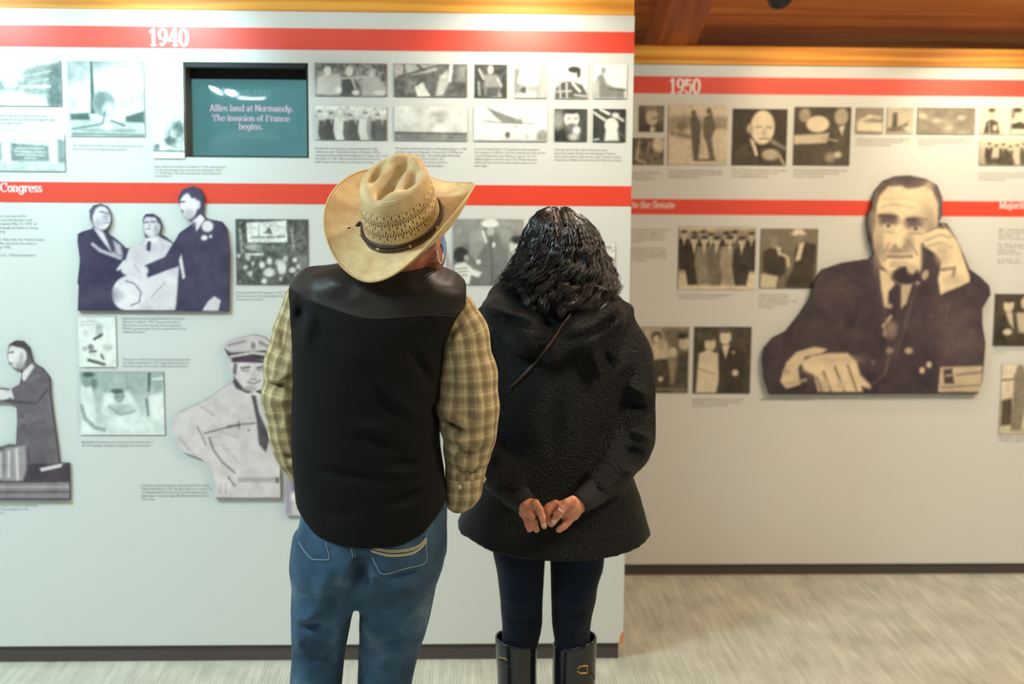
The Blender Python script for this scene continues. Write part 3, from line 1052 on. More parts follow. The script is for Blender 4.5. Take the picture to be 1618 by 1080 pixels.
# ---- near partition, upper rows
photo(D1, (-40, 95, 97, 167), 'teal', [('g', .98, .9), ('p', [38, 112, 60, 104, 96, 97, 97, 167, 74, 167, 70, 158, 40, 148, 38, 128], .55, 3), ('p', [78, 105, 97, 97, 97, 167, 76, 167], .35, 3),
      ('l', [42, 120, 80, 112], 3, .75), ('l', [44, 131, 78, 124], 2, .72), ('p', [-40, 126, 36, 128, 38, 142, -40, 146], .55, 3), ('e', 18, 133, 12, 6, .92, 2), ('l', [34, 137, 78, 136], 4, .95, 1.5),
      ('p', [-40, 146, 70, 150, 76, 167, -40, 167], .95, 2), ('n', 5, .16)], 'faded photograph of a brick corner shop on a street')
photo(D1, (109, 97, 228, 215), 'teal', [('g', .62, .98), ('e', 190, 128, 40, 26, 1, 10), ('e', 130, 150, 20, 24, .95, 8), ('n', 16, .22), ('p', [110, 180, 140, 178, 142, 190, 112, 190], .22, 2), ('p', [198, 184, 228, 174, 228, 194, 198, 194], .22, 2),
      ('p', [112, 192, 160, 190, 228, 194, 228, 214, 112, 214], .75, 2), ('p', [145, 97, 148, 97, 151, 180, 143, 180], .2, 1), ('e', 164, 164, 18, 20, .55, 1.5), ('e', 158, 160, 10, 14, .4, 4), ('e', 172, 172, 9, 10, .85, 4),
      ('l', [166, 176, 162, 196], 2.5, .35), ('l', [114, 204, 160, 196], 3, .4), ('e', 150, 206, 22, 3, .6), ('e', 196, 206, 20, 3, .55), ('l', [175, 190, 196, 198], 3, .3), ('l', [113, 212, 226, 213], 3, .35), ('e', 168, 200, 9, 5, .95)],
      'large photograph of a slim spire beside a pale sphere over a fountain')
photo(D1, (-40, 212, 103, 270), 'teal', [('g', .95, .72), ('p', [-40, 226, 16, 224, 16, 252, -40, 252], .6, 3), ('p', [18, 226, 78, 230, 78, 254, 18, 254], .45, 1.5), ('l', [26, 234, 70, 234], 2, .8), ('l', [24, 239, 72, 240], 2, .82), ('l', [26, 244, 70, 245], 2, .82), ('l', [40, 249, 56, 250], 2, .8),
      ('p', [4, 224, 16, 224, 16, 260, 4, 260], .95), ('p', [79, 224, 90, 224, 91, 258, 79, 258], .95), ('p', [92, 218, 103, 222, 103, 258, 92, 256], .5, 2), ('l', [-40, 262, 103, 262], 10, .8, 3), ('n', 4, .12)], 'faded photograph of a painted signboard between two white gate posts')
photo(D1, (242, 178, 291.5, 250), 'teal', [('g', .97, .95), ('e', 277, 213, 14, 20, .6, 5), ('e', 283, 202, 8, 12, .35, 3), ('e', 270, 222, 8, 8, .3, 3), ('e', 275, 212, 5, 6, .85, 2), ('e', 284, 224, 6, 7, .8, 2), ('n', 4, .3), ('e', 248, 232, 5, 5, .4, 2), ('l', [243, 238, 291, 239], 3, .35), ('p', [242, 241, 292, 241, 292, 250, 242, 250], .98)],
      'small photograph of smoke over a harbour tucked beside the monitor')
SEAT = [('e', 525, 112, 8, 8, .95), ('e', 551, 113, 7, 8, .88), ('e', 588, 115, 7, 6, .7)]
photo(D1, (498, 100, 611, 152), 'bw', [('g', .45, .55), ('n', 5, .35), ('p', [500, 124, 514, 116, 535, 117, 545, 130, 542, 150, 500, 150], .82, 2), ('p', [540, 124, 558, 120, 566, 140, 560, 152, 538, 152], .25, 2), ('p', [572, 126, 584, 118, 598, 120, 610, 138, 608, 152, 572, 152], .72, 2),
      ('e', 518, 112, 6, 7, .97), ('e', 552, 113, 6, 8, .9), ('e', 588, 113, 7, 4, .7), ('e', 588, 118, 4, 5, .8), ('l', [556, 124, 562, 140], 3, .85), ('e', 535, 142, 5, 5, .95), ('e', 562, 146, 6, 4, .95), ('e', 600, 146, 10, 4, .92), ('l', [540, 124, 575, 122], 3, .8)],
      'photograph of three seated men in overcoats, above the crowd photograph')
crowd = [('g', .9, .5), ('n', 4, .3)]
for i, (x, c) in enumerate(((505, .8), (514, .3), (524, .25), (538, .92), (553, .35), (562, .3), (577, .9), (590, .6), (597, .3), (604, .35))):
    crowd += man(x, 174 + (i * 5) % 7, 52, c, .85, .95 if i % 2 else .5, 1.2, .8)
photo(D1, (498, 168, 611, 221), 'bw', crowd, 'photograph of a crowd of standing figures in coats and hats')
photo(D1, (623, 101, 738, 153), 'bw', [('g', .38, .33), ('p', [623, 101, 690, 101, 690, 112, 623, 124], .75, 2), ('l', [630, 122, 690, 104], 4, .35), ('l', [638, 101, 640, 124], 3, .35), ('l', [660, 103, 670, 112], 3, .3), ('p', [640, 128, 660, 126, 655, 146, 640, 150], .45, 2), ('p', [655, 138, 668, 130, 680, 152, 660, 153], .95, 1),
      ('p', [688, 152, 694, 122, 706, 110, 712, 125, 700, 150], .8, 2), ('p', [710, 101, 716, 101, 713, 130, 708, 128], .97, 1), ('p', [722, 108, 736, 104, 736, 130, 722, 128], .5, 2), ('n', 6, .15)], 'photograph of a man lying on a deck beside standing figures')
photo(D1, (623, 168, 738, 222), 'bw', [('g', .92, .84), ('e', 695, 182, 14, 6, .7, 4), ('e', 695, 190, 6, 6, .65, 3), ('e', 693, 202, 8, 6, .97, 3), ('e', 640, 186, 14, 8, .97, 6), ('p', [623, 208, 738, 209, 738, 222, 623, 222], .5, 1), ('l', [623, 210, 738, 211], 2, .3), ('n', 9, .1)], 'pale photograph of a distant cloud above a flat horizon')
photo(D1, (750, 102, 801, 154), 'bw', [('g', .22, .25), ('n', 4, .25), ('p', [765, 118, 785, 118, 792, 132, 786, 154, 766, 154], .6, 2), ('e', 775, 110, 5, 7, .85), ('l', [764, 124, 757, 110], 4, .8), ('l', [786, 124, 792, 136], 4, .8), ('e', 782, 150, 9, 6, .95, 2), ('p', [768, 138, 788, 138, 788, 154, 768, 154], .3, 2), ('l', [756, 130, 758, 150], 3, .7)], 'small square photograph of a speaker raising one hand')
photo(D1, (813, 103, 864, 155), 'bw', [('g', .85, .7), ('p', [852, 104, 864, 104, 864, 155, 852, 155], .78, 1), ('p', [813, 108, 822, 108, 822, 150, 813, 150], .6, 2), ('p', [823, 103, 852, 106, 850, 136, 817, 132], .97, .8), ('e', 828, 143, 6, 5, .3, 1.5), ('e', 824, 152, 9, 5, .85, 2), ('e', 840, 150, 8, 6, .9, 2), ('l', [834, 134, 832, 152], 3, .95)], 'small square photograph of a large white placard held overhead')
photo(D1, (749, 168, 864, 223), 'bw', [('g', .99, .97), ('p', [767, 169, 784, 176, 812, 186, 826, 190, 824, 196, 794, 194, 782, 184], .5, 1.5), ('l', [764, 191, 790, 194, 843, 195], 2, .55), ('l', [815, 190, 832, 182], 2, .7), ('e', 802, 213, 4, 5, .35), ('e', 833, 215, 4, 5, .8), ('e', 857, 214, 9, 10, .6, 2), ('l', [749, 222, 864, 222], 3, .7), ('e', 815, 200, 1.5, 1.5, .4)], 'white photograph of a propeller aeroplane low over onlookers')
photo(D1, (876, 102, 929, 156), 'bw', [('g', .97, .95), ('p', [878, 140, 888, 130, 902, 128, 920, 134, 928, 148, 928, 156, 877, 156], .3, 2), ('l', [884, 134, 886, 154], 3, .8), ('l', [895, 132, 896, 155], 3, .85), ('l', [880, 145, 902, 144], 3, .8), ('l', [908, 150, 926, 152], 3, .8), ('l', [905, 132, 916, 144], 4, .95), ('e', 905, 119, 8, 11, .9), ('e', 907, 110, 10, 5, .12), ('e', 914, 116, 3, 7, .15)], 'small square photograph of a dark haired man in a checked shirt')
photo(D1, (937, 102, 990, 156), 'bw', [('g', .98, .97), ('p', [944, 120, 952, 116, 958, 132, 970, 138, 986, 142, 987, 156, 940, 156, 939, 140], .5, 2.5), ('e', 953, 111, 4, 5, .6), ('l', [962, 140, 988, 142], 3, .35), ('p', [938, 130, 946, 128, 948, 156, 938, 156], .75, 2)], 'small square pale photograph of a man seated in profile')
photo(D1, (876, 172, 927, 223), 'bw', [('g', .25, .2), ('e', 882, 190, 9, 14, .6, 4), ('e', 903, 188, 12, 14, .92), ('e', 902, 176, 12, 4, .15), ('e', 903, 202, 9, 7, .4, 2), ('e', 911, 206, 6, 7, .95, 2), ('l', [897, 187, 901, 187], 1.5, .3), ('l', [907, 187, 911, 187], 1.5, .3), ('p', [877, 208, 890, 204, 898, 222, 877, 222], .12, 1.5), ('e', 906, 216, 8, 6, .85, 3)], 'small square photograph of a bearded man grinning')
photo(D1, (937, 172, 988, 224), 'bw', [('g', .15, .15), ('l', [938, 178, 956, 190], 4, .9), ('l', [948, 173, 962, 180], 4, .95), ('e', 966, 198, 11, 12, .92), ('e', 972, 182, 6, 4, .9), ('l', [974, 184, 984, 190], 4, .9), ('p', [957, 206, 976, 206, 978, 222, 955, 223], .95, 2), ('l', [980, 210, 986, 216], 2, .4), ('l', [938, 221, 946, 220], 3, .8)], 'small square dark photograph of a pale head in profile')
# ---- near partition, lower rows
photo(D1, (373, 346, 487, 449), 'bw', [('g', .3, .3), ('n', 5, .12), ('p', [390, 352, 453, 348, 455, 382, 392, 383], .93, 1), ('l', [410, 352, 410, 372], 1, .5), ('p', [418, 368, 426, 358, 432, 370], .3), ('l', [397, 360, 406, 360], 1, .6), ('l', [436, 358, 449, 357], 1, .6), ('l', [398, 375, 450, 373], 2.5, .45), ('l', [380, 362, 383, 400], 3, .7, 2), ('l', [461, 360, 464, 392], 4, .65, 2),
      ('e', 402, 390, 12, 5, .75, 2), ('e', 430, 392, 18, 4, .4, 3), ('l', [388, 402, 415, 401], 4, .85), ('n', 4, .22)] +
      [('e', 378 + (k * 37) % 100, 404 + (k * 23) % 42, 3.5 + k % 3, 3.5 + (k * 2) % 3, (.9, .25, .8, .35)[k % 4], 1.5) for k in range(34)] + [('e', 445, 422, 7, 11, .9, 2), ('e', 425, 430, 9, 7, .9, 2), ('p', [470, 404, 487, 404, 487, 449, 480, 449], .45, 2)],
      'photograph of a crowded hall below a white banner with portraits')
photo(D1, (125, 500, 184, 579), 'bw', [('g', .97, .96), ('e', 158, 522, 6, 12, .75, 2), ('l', [150, 535, 162, 528], 4, .2), ('e', 144, 548, 5, 5, .5), ('l', [142, 555, 152, 554], 3, .3), ('l', [140, 568, 164, 575], 5, .3), ('e', 172, 548, 8, 5, .8, 2), ('l', [160, 560, 163, 566], 3, .2), ('e', 137, 526, 5, 6, .82, 2), ('l', [130, 508, 152, 507], 1, .7), ('l', [130, 513, 150, 512], 1, .7), ('e', 134, 550, 4, 4, .75), ('n', 5, .1)], 'white newspaper cartoon sheet with sketchy black lines', cat='cartoon print', name='cartoon_sheet')
photo(D1, (127, 587, 260, 686), 'teal', [('g', .62, .9), ('p', [160, 588, 236, 588, 236, 622, 160, 620], .66, 2), ('l', [203, 588, 203, 620], 1, .5), ('p', [235, 588, 240, 588, 238, 618, 234, 618], .25), ('p', [128, 600, 146, 606, 150, 640, 152, 680, 128, 684], .93, 2), ('e', 139, 601, 9, 10, .55), ('e', 142, 591, 10, 4, .2), ('e', 150, 605, 5, 8, .35, 2), ('l', [129, 640, 134, 660, 150, 675, 164, 678], 6, .55, 1.5),
      ('p', [166, 620, 205, 616, 222, 650, 200, 668, 160, 650], .97, 3), ('e', 189, 624, 9, 11, .6), ('e', 186, 617, 10, 4, .2), ('l', [185, 626, 196, 624], 1.5, .35), ('e', 192, 646, 24, 9, .74, 3), ('l', [172, 640, 190, 655, 214, 648], 2, .5, 1.5), ('e', 210, 668, 34, 12, .97, 3), ('e', 250, 605, 8, 10, .6), ('l', [243, 598, 257, 597], 3, .95, 1), ('p', [236, 625, 258, 618, 259, 670, 240, 665], .95, 2), ('l', [232, 630, 234, 655], 3, .25), ('n', 8, .06)],
      'photograph of a patient sitting up in a white hospital bed between nurses')
photo(D1, (716, 346, 826, 449), 'bw', [('g', .62, .38), ('n', 14, .12), ('p', [748, 366, 764, 358, 780, 360, 800, 392, 806, 449, 760, 449, 742, 400], .45, 3), ('p', [744, 366, 762, 358, 768, 380, 752, 412, 742, 400], .62, 2), ('e', 774, 353, 14, 6, .97), ('e', 775, 349, 10, 5, .97), ('e', 775, 365, 6, 7, .75), ('l', [763, 366, 768, 382], 4, .9), ('e', 780, 386, 3, 4, .95), ('l', [775, 372, 778, 449], 2, .3),
      ('p', [718, 418, 732, 412, 748, 425, 762, 430, 756, 438, 744, 434, 742, 449, 717, 449], .95, 1.5), ('e', 728, 402, 12, 12, .12, 2), ('e', 737, 407, 4, 5, .7), ('l', [720, 425, 738, 423], 1.2, .4), ('l', [720, 430, 738, 428], 1.2, .4), ('l', [720, 436, 738, 434], 1.2, .4), ('e', 756, 413, 4, 4, .95), ('e', 812, 390, 7, 11, .9, 2), ('e', 816, 378, 9, 6, .15, 2), ('p', [806, 404, 826, 408, 826, 449, 806, 449], .8, 3)],
      'photograph of a man in a white hat and overcoat meeting children')
photo(D1, (850, 384, 971, 463), 'bw', [('g', .95, .9), ('e', 962, 392, 8, 6, .8, 3), ('n', 6, .3), ('e', 966, 414, 5, 5, .97), ('e', 962, 430, 6, 8, .8, 2), ('l', [952, 444, 971, 443], 3, .4), ('e', 958, 454, 8, 7, .95, 2), ('p', [896, 463, 890, 428, 904, 416, 920, 428, 916, 463], .35, 2), ('e', 905, 408, 6, 8, .75, 1.5), ('e', 905, 401, 6, 3, .2, 1.2), ('p', [926, 463, 924, 436, 934, 428, 946, 438, 944, 463], .5, 2), ('e', 935, 420, 5, 7, .8, 1.5), ('p', [860, 463, 862, 430, 874, 422, 884, 432, 882, 463], .45, 2), ('e', 873, 414, 5, 7, .8, 1.5)], 'pale photograph mostly hidden behind the black curly hair')

# ---- near partition, cutouts
cutout(D1, [124.5, 490, 126, 450, 124, 447, 128, 410, 124, 380, 124.5, 369, 132, 365, 146, 361, 149, 357, 144, 345, 143, 332, 149, 324, 160, 321.5, 171, 326, 176, 336, 177, 350, 172, 362, 168, 366, 180, 374, 190, 382, 200, 392, 206, 391, 219, 386, 229, 380, 231, 374, 227, 362, 227, 345, 231, 338, 242, 337, 252, 343, 257, 356, 254, 370, 263, 374, 275, 384, 285, 367, 305, 353, 297, 345, 293, 343, 284, 325, 283, 311, 290, 299, 305, 294, 318, 298, 324, 311, 323, 326, 321, 337, 328, 345, 352, 350, 360, 362, 361, 372, 364, 400, 363, 491.5, 240, 491], 'purple',
       [('g', .12, .1), ('n', 12, .06), ('p', [124, 362, 150, 357, 200, 392, 206, 400, 195, 425, 197, 492, 124, 492], .1, 1),
        ('p', [206, 391, 229, 380, 245, 384, 254, 374, 275, 384, 300, 400, 290, 420, 278, 490, 205, 491, 200, 410], .86, 1.2), ('e', 252, 455, 34, 34, .9, 4), ('p', [285, 367, 310, 352, 352, 350, 361, 372, 364, 492, 279, 492, 284, 420, 268, 425, 235, 438, 227, 420, 262, 405], .12, 1),
        ('p', [288, 400, 294, 438, 290, 440, 284, 410], .9, .8), ('l', [148, 385, 160, 395, 192, 407], 5, .8, 1.5), ('p', [148, 358, 165, 366, 176, 385, 185, 402, 178, 398, 160, 375], .9, 1), ('l', [167, 366, 180, 396], 4, .15, 1), ('p', [180, 378, 192, 386, 196, 404, 186, 402], .72, 2),
        ('e', 162, 344, 14.5, 19, .9), ('p', [143, 345, 144, 330, 150, 323, 152, 330, 148, 342, 149, 354], .25, 1.2), ('l', [160, 334, 166, 335], 2.4, .3, .8), ('l', [169, 335, 174, 337], 2.2, .3, .8), ('l', [170, 338, 172, 346], 1.6, .5, 1), ('l', [163, 353, 173, 351], 2, .35, .8), ('e', 168, 343, 4, 7, .68, 2), ('e', 158, 352, 8, 6, .78, 3),
        ('e', 241, 356, 14, 18, .85), ('p', [227, 345, 232, 337, 244, 337, 253, 343, 256, 356, 251, 352, 247, 343, 232, 342], .12, 1), ('l', [230, 351, 236, 350], 2.4, .2, .8), ('l', [240, 350, 247, 350], 2.4, .2, .8), ('l', [238, 353, 237, 359], 1.6, .55, .8), ('e', 249, 362, 4, 8, .65, 2), ('l', [231, 364, 240, 363], 2, .97, .8), ('l', [232, 362, 240, 361], 1.4, .35, .8), ('p', [234, 377, 240, 380, 238, 396, 233, 394], .15, 1), ('p', [228, 376, 254, 372, 250, 385, 232, 384], .95, 1.5), ('p', [235, 380, 240, 381, 239, 396, 234, 395], .12, 1),
        ('e', 299, 325, 14, 20, .95), ('p', [284, 302, 292, 297, 305, 294, 318, 298, 324, 311, 323, 330, 318, 325, 313, 312, 304, 313, 298, 303, 286, 305], .14, 1), ('e', 314, 323, 4, 7, .9, 1), ('e', 288, 334, 4, 3, .3, 1.2), ('l', [285, 319, 293, 318], 2.6, .18, .8), ('p', [283, 320, 280, 329, 286, 331], .95, .8), ('l', [284, 331, 290, 333], 2, .25, .8), ('e', 300, 338, 8, 8, .72, 4), ('l', [285, 326, 284, 329], 1.5, .5), ('p', [304, 350, 318, 338, 325, 345, 312, 365], .95, 1), ('l', [308, 352, 310, 367], 4, .25, 1.2),
        ('e', 329, 357, 9, 9, .93, 1.5), ('e', 324, 375, 5, 4, .93, 1), ('e', 334, 373, 2.5, 2.5, .9), ('e', 208, 423, 16, 12, .9), ('e', 224, 427, 12, 9, .9), ('l', [188, 425, 198, 412], 4, .95, 1), ('l', [214, 418, 222, 430], 1.5, .6, 1),
        ('e', 205, 462, 26, 28, .95, 1, 25), ('l', [200, 443, 214, 447, 224, 460, 222, 476, 208, 482], 1.6, .2, .8), ('p', [320, 491, 330, 475, 340, 467, 350, 474, 346, 491], .88, 1), ('l', [124, 489, 364, 491], 2, .1, .8), ('l', [240, 470, 262, 445], 1.5, .6, 1), ('e', 160, 465, 22, 10, .2, 8)],
       'cutout print of three men shaking hands, one holding a white hat', 0.014, 1.7)
cutout(D1, [342, 786, 341, 770, 338, 742, 318, 722, 290, 712, 278, 695, 271, 675, 274, 662, 285, 650, 318, 636, 350, 615, 366, 604, 371, 597, 366, 585, 364, 570, 368, 566, 360, 560, 354, 549, 358, 540, 380, 533, 402, 528, 420, 532, 433, 545, 431, 568, 428, 590, 425, 606, 418, 612, 404, 617, 425, 627, 436, 650, 447, 700, 443, 740, 444, 786], 'mauve',
       [('g', .86, .88), ('n', 20, .04), ('e', 396, 595, 23, 30, .9, 1.2), ('p', [370, 592, 376, 600, 386, 612, 400, 618, 392, 620, 374, 612, 368, 600], .2, 1), ('p', [356, 545, 380, 534, 404, 529, 428, 536, 430, 548, 424, 560, 365, 562], .82, 1.2), ('p', [355, 549, 366, 556, 424, 552, 428, 566, 372, 570, 364, 566], .14, 1), ('l', [366, 562, 400, 556, 426, 559], 4, .88, 1), ('e', 401, 544, 8, 9, .9, 1), ('e', 401, 545, 4, 6, .5, 1.5), ('l', [362, 544, 388, 538], 3, .45, 2), ('l', [412, 540, 424, 546], 4, .4, 2), ('l', [369, 569, 424, 570], 4, .15, 1),
        ('l', [382, 580, 395, 579], 3, .25, 1), ('l', [407, 580, 418, 578], 3, .25, 1), ('l', [383, 584, 394, 585], 2, .4, 1), ('l', [408, 584, 417, 583], 2, .4, 1), ('e', 402, 592, 4, 7, .82, 2), ('l', [396, 598, 406, 598], 1.5, .4, 1), ('l', [392, 602, 402, 605, 412, 600], 2, .35, 1), ('e', 397, 612, 10, 4, .7, 2), ('p', [371, 570, 376, 575, 374, 592, 369, 588], .3, 1),
        ('p', [398, 622, 405, 624, 410, 650, 428, 690, 421, 713, 410, 700, 406, 660], .2, 1), ('l', [324, 683, 350, 676, 380, 670], 2, .3, 1), ('l', [360, 672, 378, 669, 404, 667], 2, .25, 1), ('l', [378, 664, 379, 676], 1.5, .3, 1), ('l', [313, 673, 320, 686, 326, 700], 2, .4, 1), ('l', [332, 690, 338, 708, 352, 728, 372, 745], 2.5, .35, 1.2), ('l', [350, 680, 380, 690], 1.2, .65, 1), ('l', [352, 700, 380, 730], 1.2, .7, 1.2), ('l', [285, 690, 310, 720], 2, .65, 2), ('l', [318, 640, 340, 655], 1.4, .65, 1.5),
        ('p', [376, 752, 442, 752, 442, 760, 378, 760], .7, 1), ('p', [436, 752, 442, 752, 442, 761, 436, 761], .3, 1), ('e', 356, 760, 14, 10, .95, 2, 30), ('l', [350, 762, 348, 778], 1.2, .6, 1), ('l', [358, 762, 358, 778], 1.2, .6, 1), ('l', [362, 752, 372, 766], 2.5, .4, 1), ('l', [342, 785, 444, 785], 1.6, .2, .6), ('e', 394, 678, 1.5, 1.5, .3)],
       'cutout print of a naval officer in a peaked cap, hand on hip', 0.014, 1.7)
cutout(D1, [-60, 788, -60, 720, -30, 712, 5, 704, 14, 701, 27, 702, 29, 660, 28, 640, 15, 634, -20, 634, -40, 625, -40, 612, 5, 612, 18, 614, 33, 605, 36, 590, 33, 582, 24, 581, 16, 574, 13, 560, 16, 543, 26, 537, 38, 538, 48, 548, 51, 562, 54, 572, 70, 582, 80, 595, 81, 620, 86, 660, 92, 700, 95, 730, 111, 730, 112, 789], 'mauve',
       [('g', .3, .3), ('n', 9, .1), ('p', [33, 605, 40, 590, 55, 572, 80, 590, 82, 630, 95, 730, 30, 730, 27, 640, 15, 634, 18, 614], .32, 1.2), ('e', 29, 560, 15, 20, .95, 1), ('p', [16, 543, 26, 537, 40, 539, 50, 550, 51, 564, 45, 556, 38, 549, 24, 546], .15, 1), ('l', [22, 583, 32, 580], 2.5, .4, 1), ('l', [16, 556, 23, 555], 2.4, .2, .8), ('l', [15, 572, 22, 573], 2, .3, .8), ('e', 36, 563, 4, 7, .75, 1.5), ('e', 34, 576, 7, 6, .7, 3), ('p', [33, 598, 40, 584, 52, 573, 56, 578, 42, 600], .93, 1), ('l', [35, 588, 36, 602], 3, .15, 1), ('l', [12, 632, 60, 636, 76, 615], 3, .14, 1.5), ('l', [50, 600, 66, 590], 1.5, .45, 1.5), ('e', 5, 622, 16, 8, .95, 1.2), ('l', [18, 614, 22, 627], 4, .95, 1),
        ('e', 38, 656, 2, 2, .1), ('e', 40, 672, 2, 2, .1), ('l', [52, 668, 76, 664], 1.5, .18, 1), ('p', [-60, 732, 112, 730, 112, 760, -60, 762], .12, 1), ('p', [-60, 762, 112, 760, 112, 789, -60, 789], .48, 1), ('l', [-60, 768, 112, 767], 2, .75, 1), ('l', [-60, 776, 112, 775], 2.5, .2, 1), ('l', [-60, 786, 112, 787], 3, .15, 1), ('p', [10, 706, 42, 702, 44, 740, 38, 758, 8, 758], .6, 2), ('l', [16, 712, 16, 752], 3, .9, 1), ('l', [28, 708, 30, 755], 4, .92, 1.5), ('p', [-30, 716, 6, 712, 8, 756, -30, 756], .75, 3), ('p', [64, 738, 102, 730, 98, 736, 68, 743], .9, .8), ('l', [46, 712, 48, 728], 2, .1)],
       'cutout print of a man in a brown suit standing at a table with a pitcher', 0.014, 1.7)
cutout(D1, [452, 812, 452, 742, 470, 742, 480, 640, 510, 500, 545, 440, 590, 418, 622, 402, 630, 388, 622, 352, 630, 322, 652, 311, 674, 322, 680, 350, 674, 380, 690, 386, 700, 392, 705, 410, 704, 428, 700, 452, 690, 560, 690, 812], 'purple',
       [('g', .88, .86), ('n', 24, .05), ('e', 651, 352, 25, 34, .9, 1.5), ('p', [622, 352, 630, 322, 652, 311, 674, 322, 680, 350, 672, 334, 650, 326, 632, 336], .15, 1.5), ('l', [636, 350, 646, 349], 2.4, .25, 1), ('l', [658, 349, 668, 350], 2.4, .25, 1), ('l', [652, 352, 651, 364], 1.6, .6, 1), ('l', [642, 373, 660, 373], 2, .35, 1),
        ('p', [632, 392, 651, 420, 672, 388, 662, 440, 640, 440], .95, 1.5), ('p', [646, 416, 657, 416, 660, 470, 651, 490, 643, 470], .2, 1.2), ('l', [622, 402, 612, 470, 648, 540, 652, 800], 2, .55, 2), ('l', [688, 390, 676, 470, 652, 540], 2, .55, 2), ('e', 640, 600, 3, 3, .3), ('e', 640, 660, 3, 3, .3), ('l', [520, 520, 545, 620, 540, 720], 2, .6, 2),
        ('p', [678, 384, 692, 388, 688, 404, 684, 396], .15, 1), ('l', [692, 400, 694, 430], 1.4, .75, 1), ('p', [452, 742, 462, 742, 462, 812, 452, 812], .62, 1), ('p', [461, 742, 476, 742, 474, 790, 461, 770], .4, 1.5), ('p', [460, 778, 480, 772, 480, 790, 460, 790], .95, 1)],
       'cutout print of a figure in a pale jacket, mostly hidden behind the straw hat', 0.014, 2.4, gap=0.004)

# ---- far partition
photo(D2, (1010, 167, 1049, 208), 'sepia', [('g', .3, .25), ('e', 1030, 184, 10, 14, .8, 1.5), ('e', 1028, 170, 11, 5, .5, 2), ('l', [1030, 187, 1040, 186], 2, .2), ('p', [1011, 200, 1024, 196, 1030, 208, 1011, 208], .15, 1.5), ('e', 1044, 180, 5, 14, .5, 3), ('e', 1031, 205, 4, 5, .95)], 'tiny square photograph of a man with glasses in profile')
photo(D2, (975, 218, 1049, 260), 'sepia', [('g', .3, .35), ('l', [1006, 250, 1010, 222], 3, .75), ('l', [1018, 256, 1026, 224], 3, .6), ('e', 1040, 228, 10, 12, .9, 2), ('l', [1004, 250, 1020, 258], 4, .7), ('n', 5, .2)], 'small photograph cut off by the edge of the near partition')
photo(D2, (1056, 166, 1149, 260), 'sepia', [('g', .92, .85), ('p', [1056, 186, 1080, 182, 1120, 186, 1149, 184, 1149, 204, 1056, 206], .62, 4), ('p', [1056, 206, 1149, 206, 1149, 258, 1056, 258], .85, 3), ('e', 1076, 200, 8, 8, .45, 3), ('l', [1062, 210, 1088, 216], 6, .4, 3),
      ('p', [1090, 186, 1100, 182, 1107, 200, 1106, 225, 1104, 252, 1096, 252, 1092, 220], .32, 1.5), ('e', 1095, 179, 4, 5, .35), ('p', [1112, 186, 1124, 178, 1130, 200, 1124, 220, 1130, 250, 1122, 252, 1116, 225, 1110, 212], .34, 1.5), ('e', 1119, 175, 4, 5, .35), ('l', [1098, 253, 1130, 252], 3, .25), ('n', 5, .08)], 'photograph of two soldiers standing in a bright field')
photo(D2, (1157, 172, 1243, 261), 'sepia', [('g', .12, .1), ('p', [1160, 240, 1180, 226, 1186, 218, 1205, 234, 1238, 240, 1238, 261, 1158, 261], .2, 2), ('e', 1204, 201, 19, 27, .93, 1.5), ('e', 1184, 203, 5, 8, .7, 1.5), ('l', [1194, 201, 1202, 200], 2, .45), ('l', [1210, 201, 1218, 201], 2, .45), ('e', 1207, 210, 3, 5, .75, 2), ('l', [1200, 219, 1214, 219], 2, .4), ('p', [1184, 218, 1190, 222, 1200, 246, 1194, 246], .95, 1), ('l', [1198, 232, 1202, 254], 5, .05), ('e', 1218, 244, 14, 9, .72, 2), ('l', [1218, 222, 1240, 234], 6, .5, 2), ('l', [1232, 246, 1240, 260], 3, .8)], 'photograph of a bald man in a dark suit resting on his hand')
photo(D2, (1254, 169, 1343, 261), 'sepia', [('g', .18, .2), ('e', 1270, 182, 9, 11, .6, 2), ('e', 1291, 196, 18, 13, .95, 1.5), ('p', [1254, 214, 1310, 210, 1306, 226, 1254, 228], .8, 1.5), ('p', [1256, 230, 1308, 226, 1306, 260, 1254, 260], .22, 1.5), ('e', 1328, 184, 11, 14, .7, 2), ('p', [1316, 204, 1338, 198, 1343, 260, 1312, 260], .25, 2), ('p', [1324, 200, 1334, 198, 1330, 214], .9), ('l', [1300, 218, 1322, 222], 3, .7), ('e', 1312, 248, 8, 8, .55, 3), ('e', 1324, 244, 6, 5, .85, 2)], 'photograph of two men beside a large white globe')
photo(D2, (1352, 170, 1395, 211), 'sepia', [('g', .55, .6), ('p', [1354, 192, 1394, 194, 1394, 208, 1354, 206], .95, 2), ('l', [1360, 190, 1376, 184, 1390, 186], 5, .92, 2), ('e', 1373, 184, 4, 3, .97), ('l', [1354, 209, 1394, 210], 2, .5)], 'tiny photograph of a pale vessel at sea')
photo(D2, (1401, 170, 1442, 211), 'sepia', [('g', .75, .8), ('p', [1410, 178, 1417, 178, 1417, 202, 1409, 202], .25, 1.5), ('p', [1402, 202, 1424, 198, 1434, 192, 1434, 208, 1402, 209], .4, 2), ('e', 1434, 203, 7, 3, .9, 1.5)], 'tiny photograph of a dark tower over a pale shore')
photo(D2, (1449, 170, 1540, 212), 'sepia', [('g', .5, .55), ('l', [1456, 184, 1500, 200, 1520, 210], 8, .62, 4), ('e', 1458, 184, 6, 4, .85, 2), ('e', 1478, 191, 6, 3, .85, 2), ('e', 1519, 186, 6, 4, .85, 2), ('e', 1498, 202, 8, 3, .72, 2), ('n', 10, .12)], 'grey photograph of an airfield seen from above')
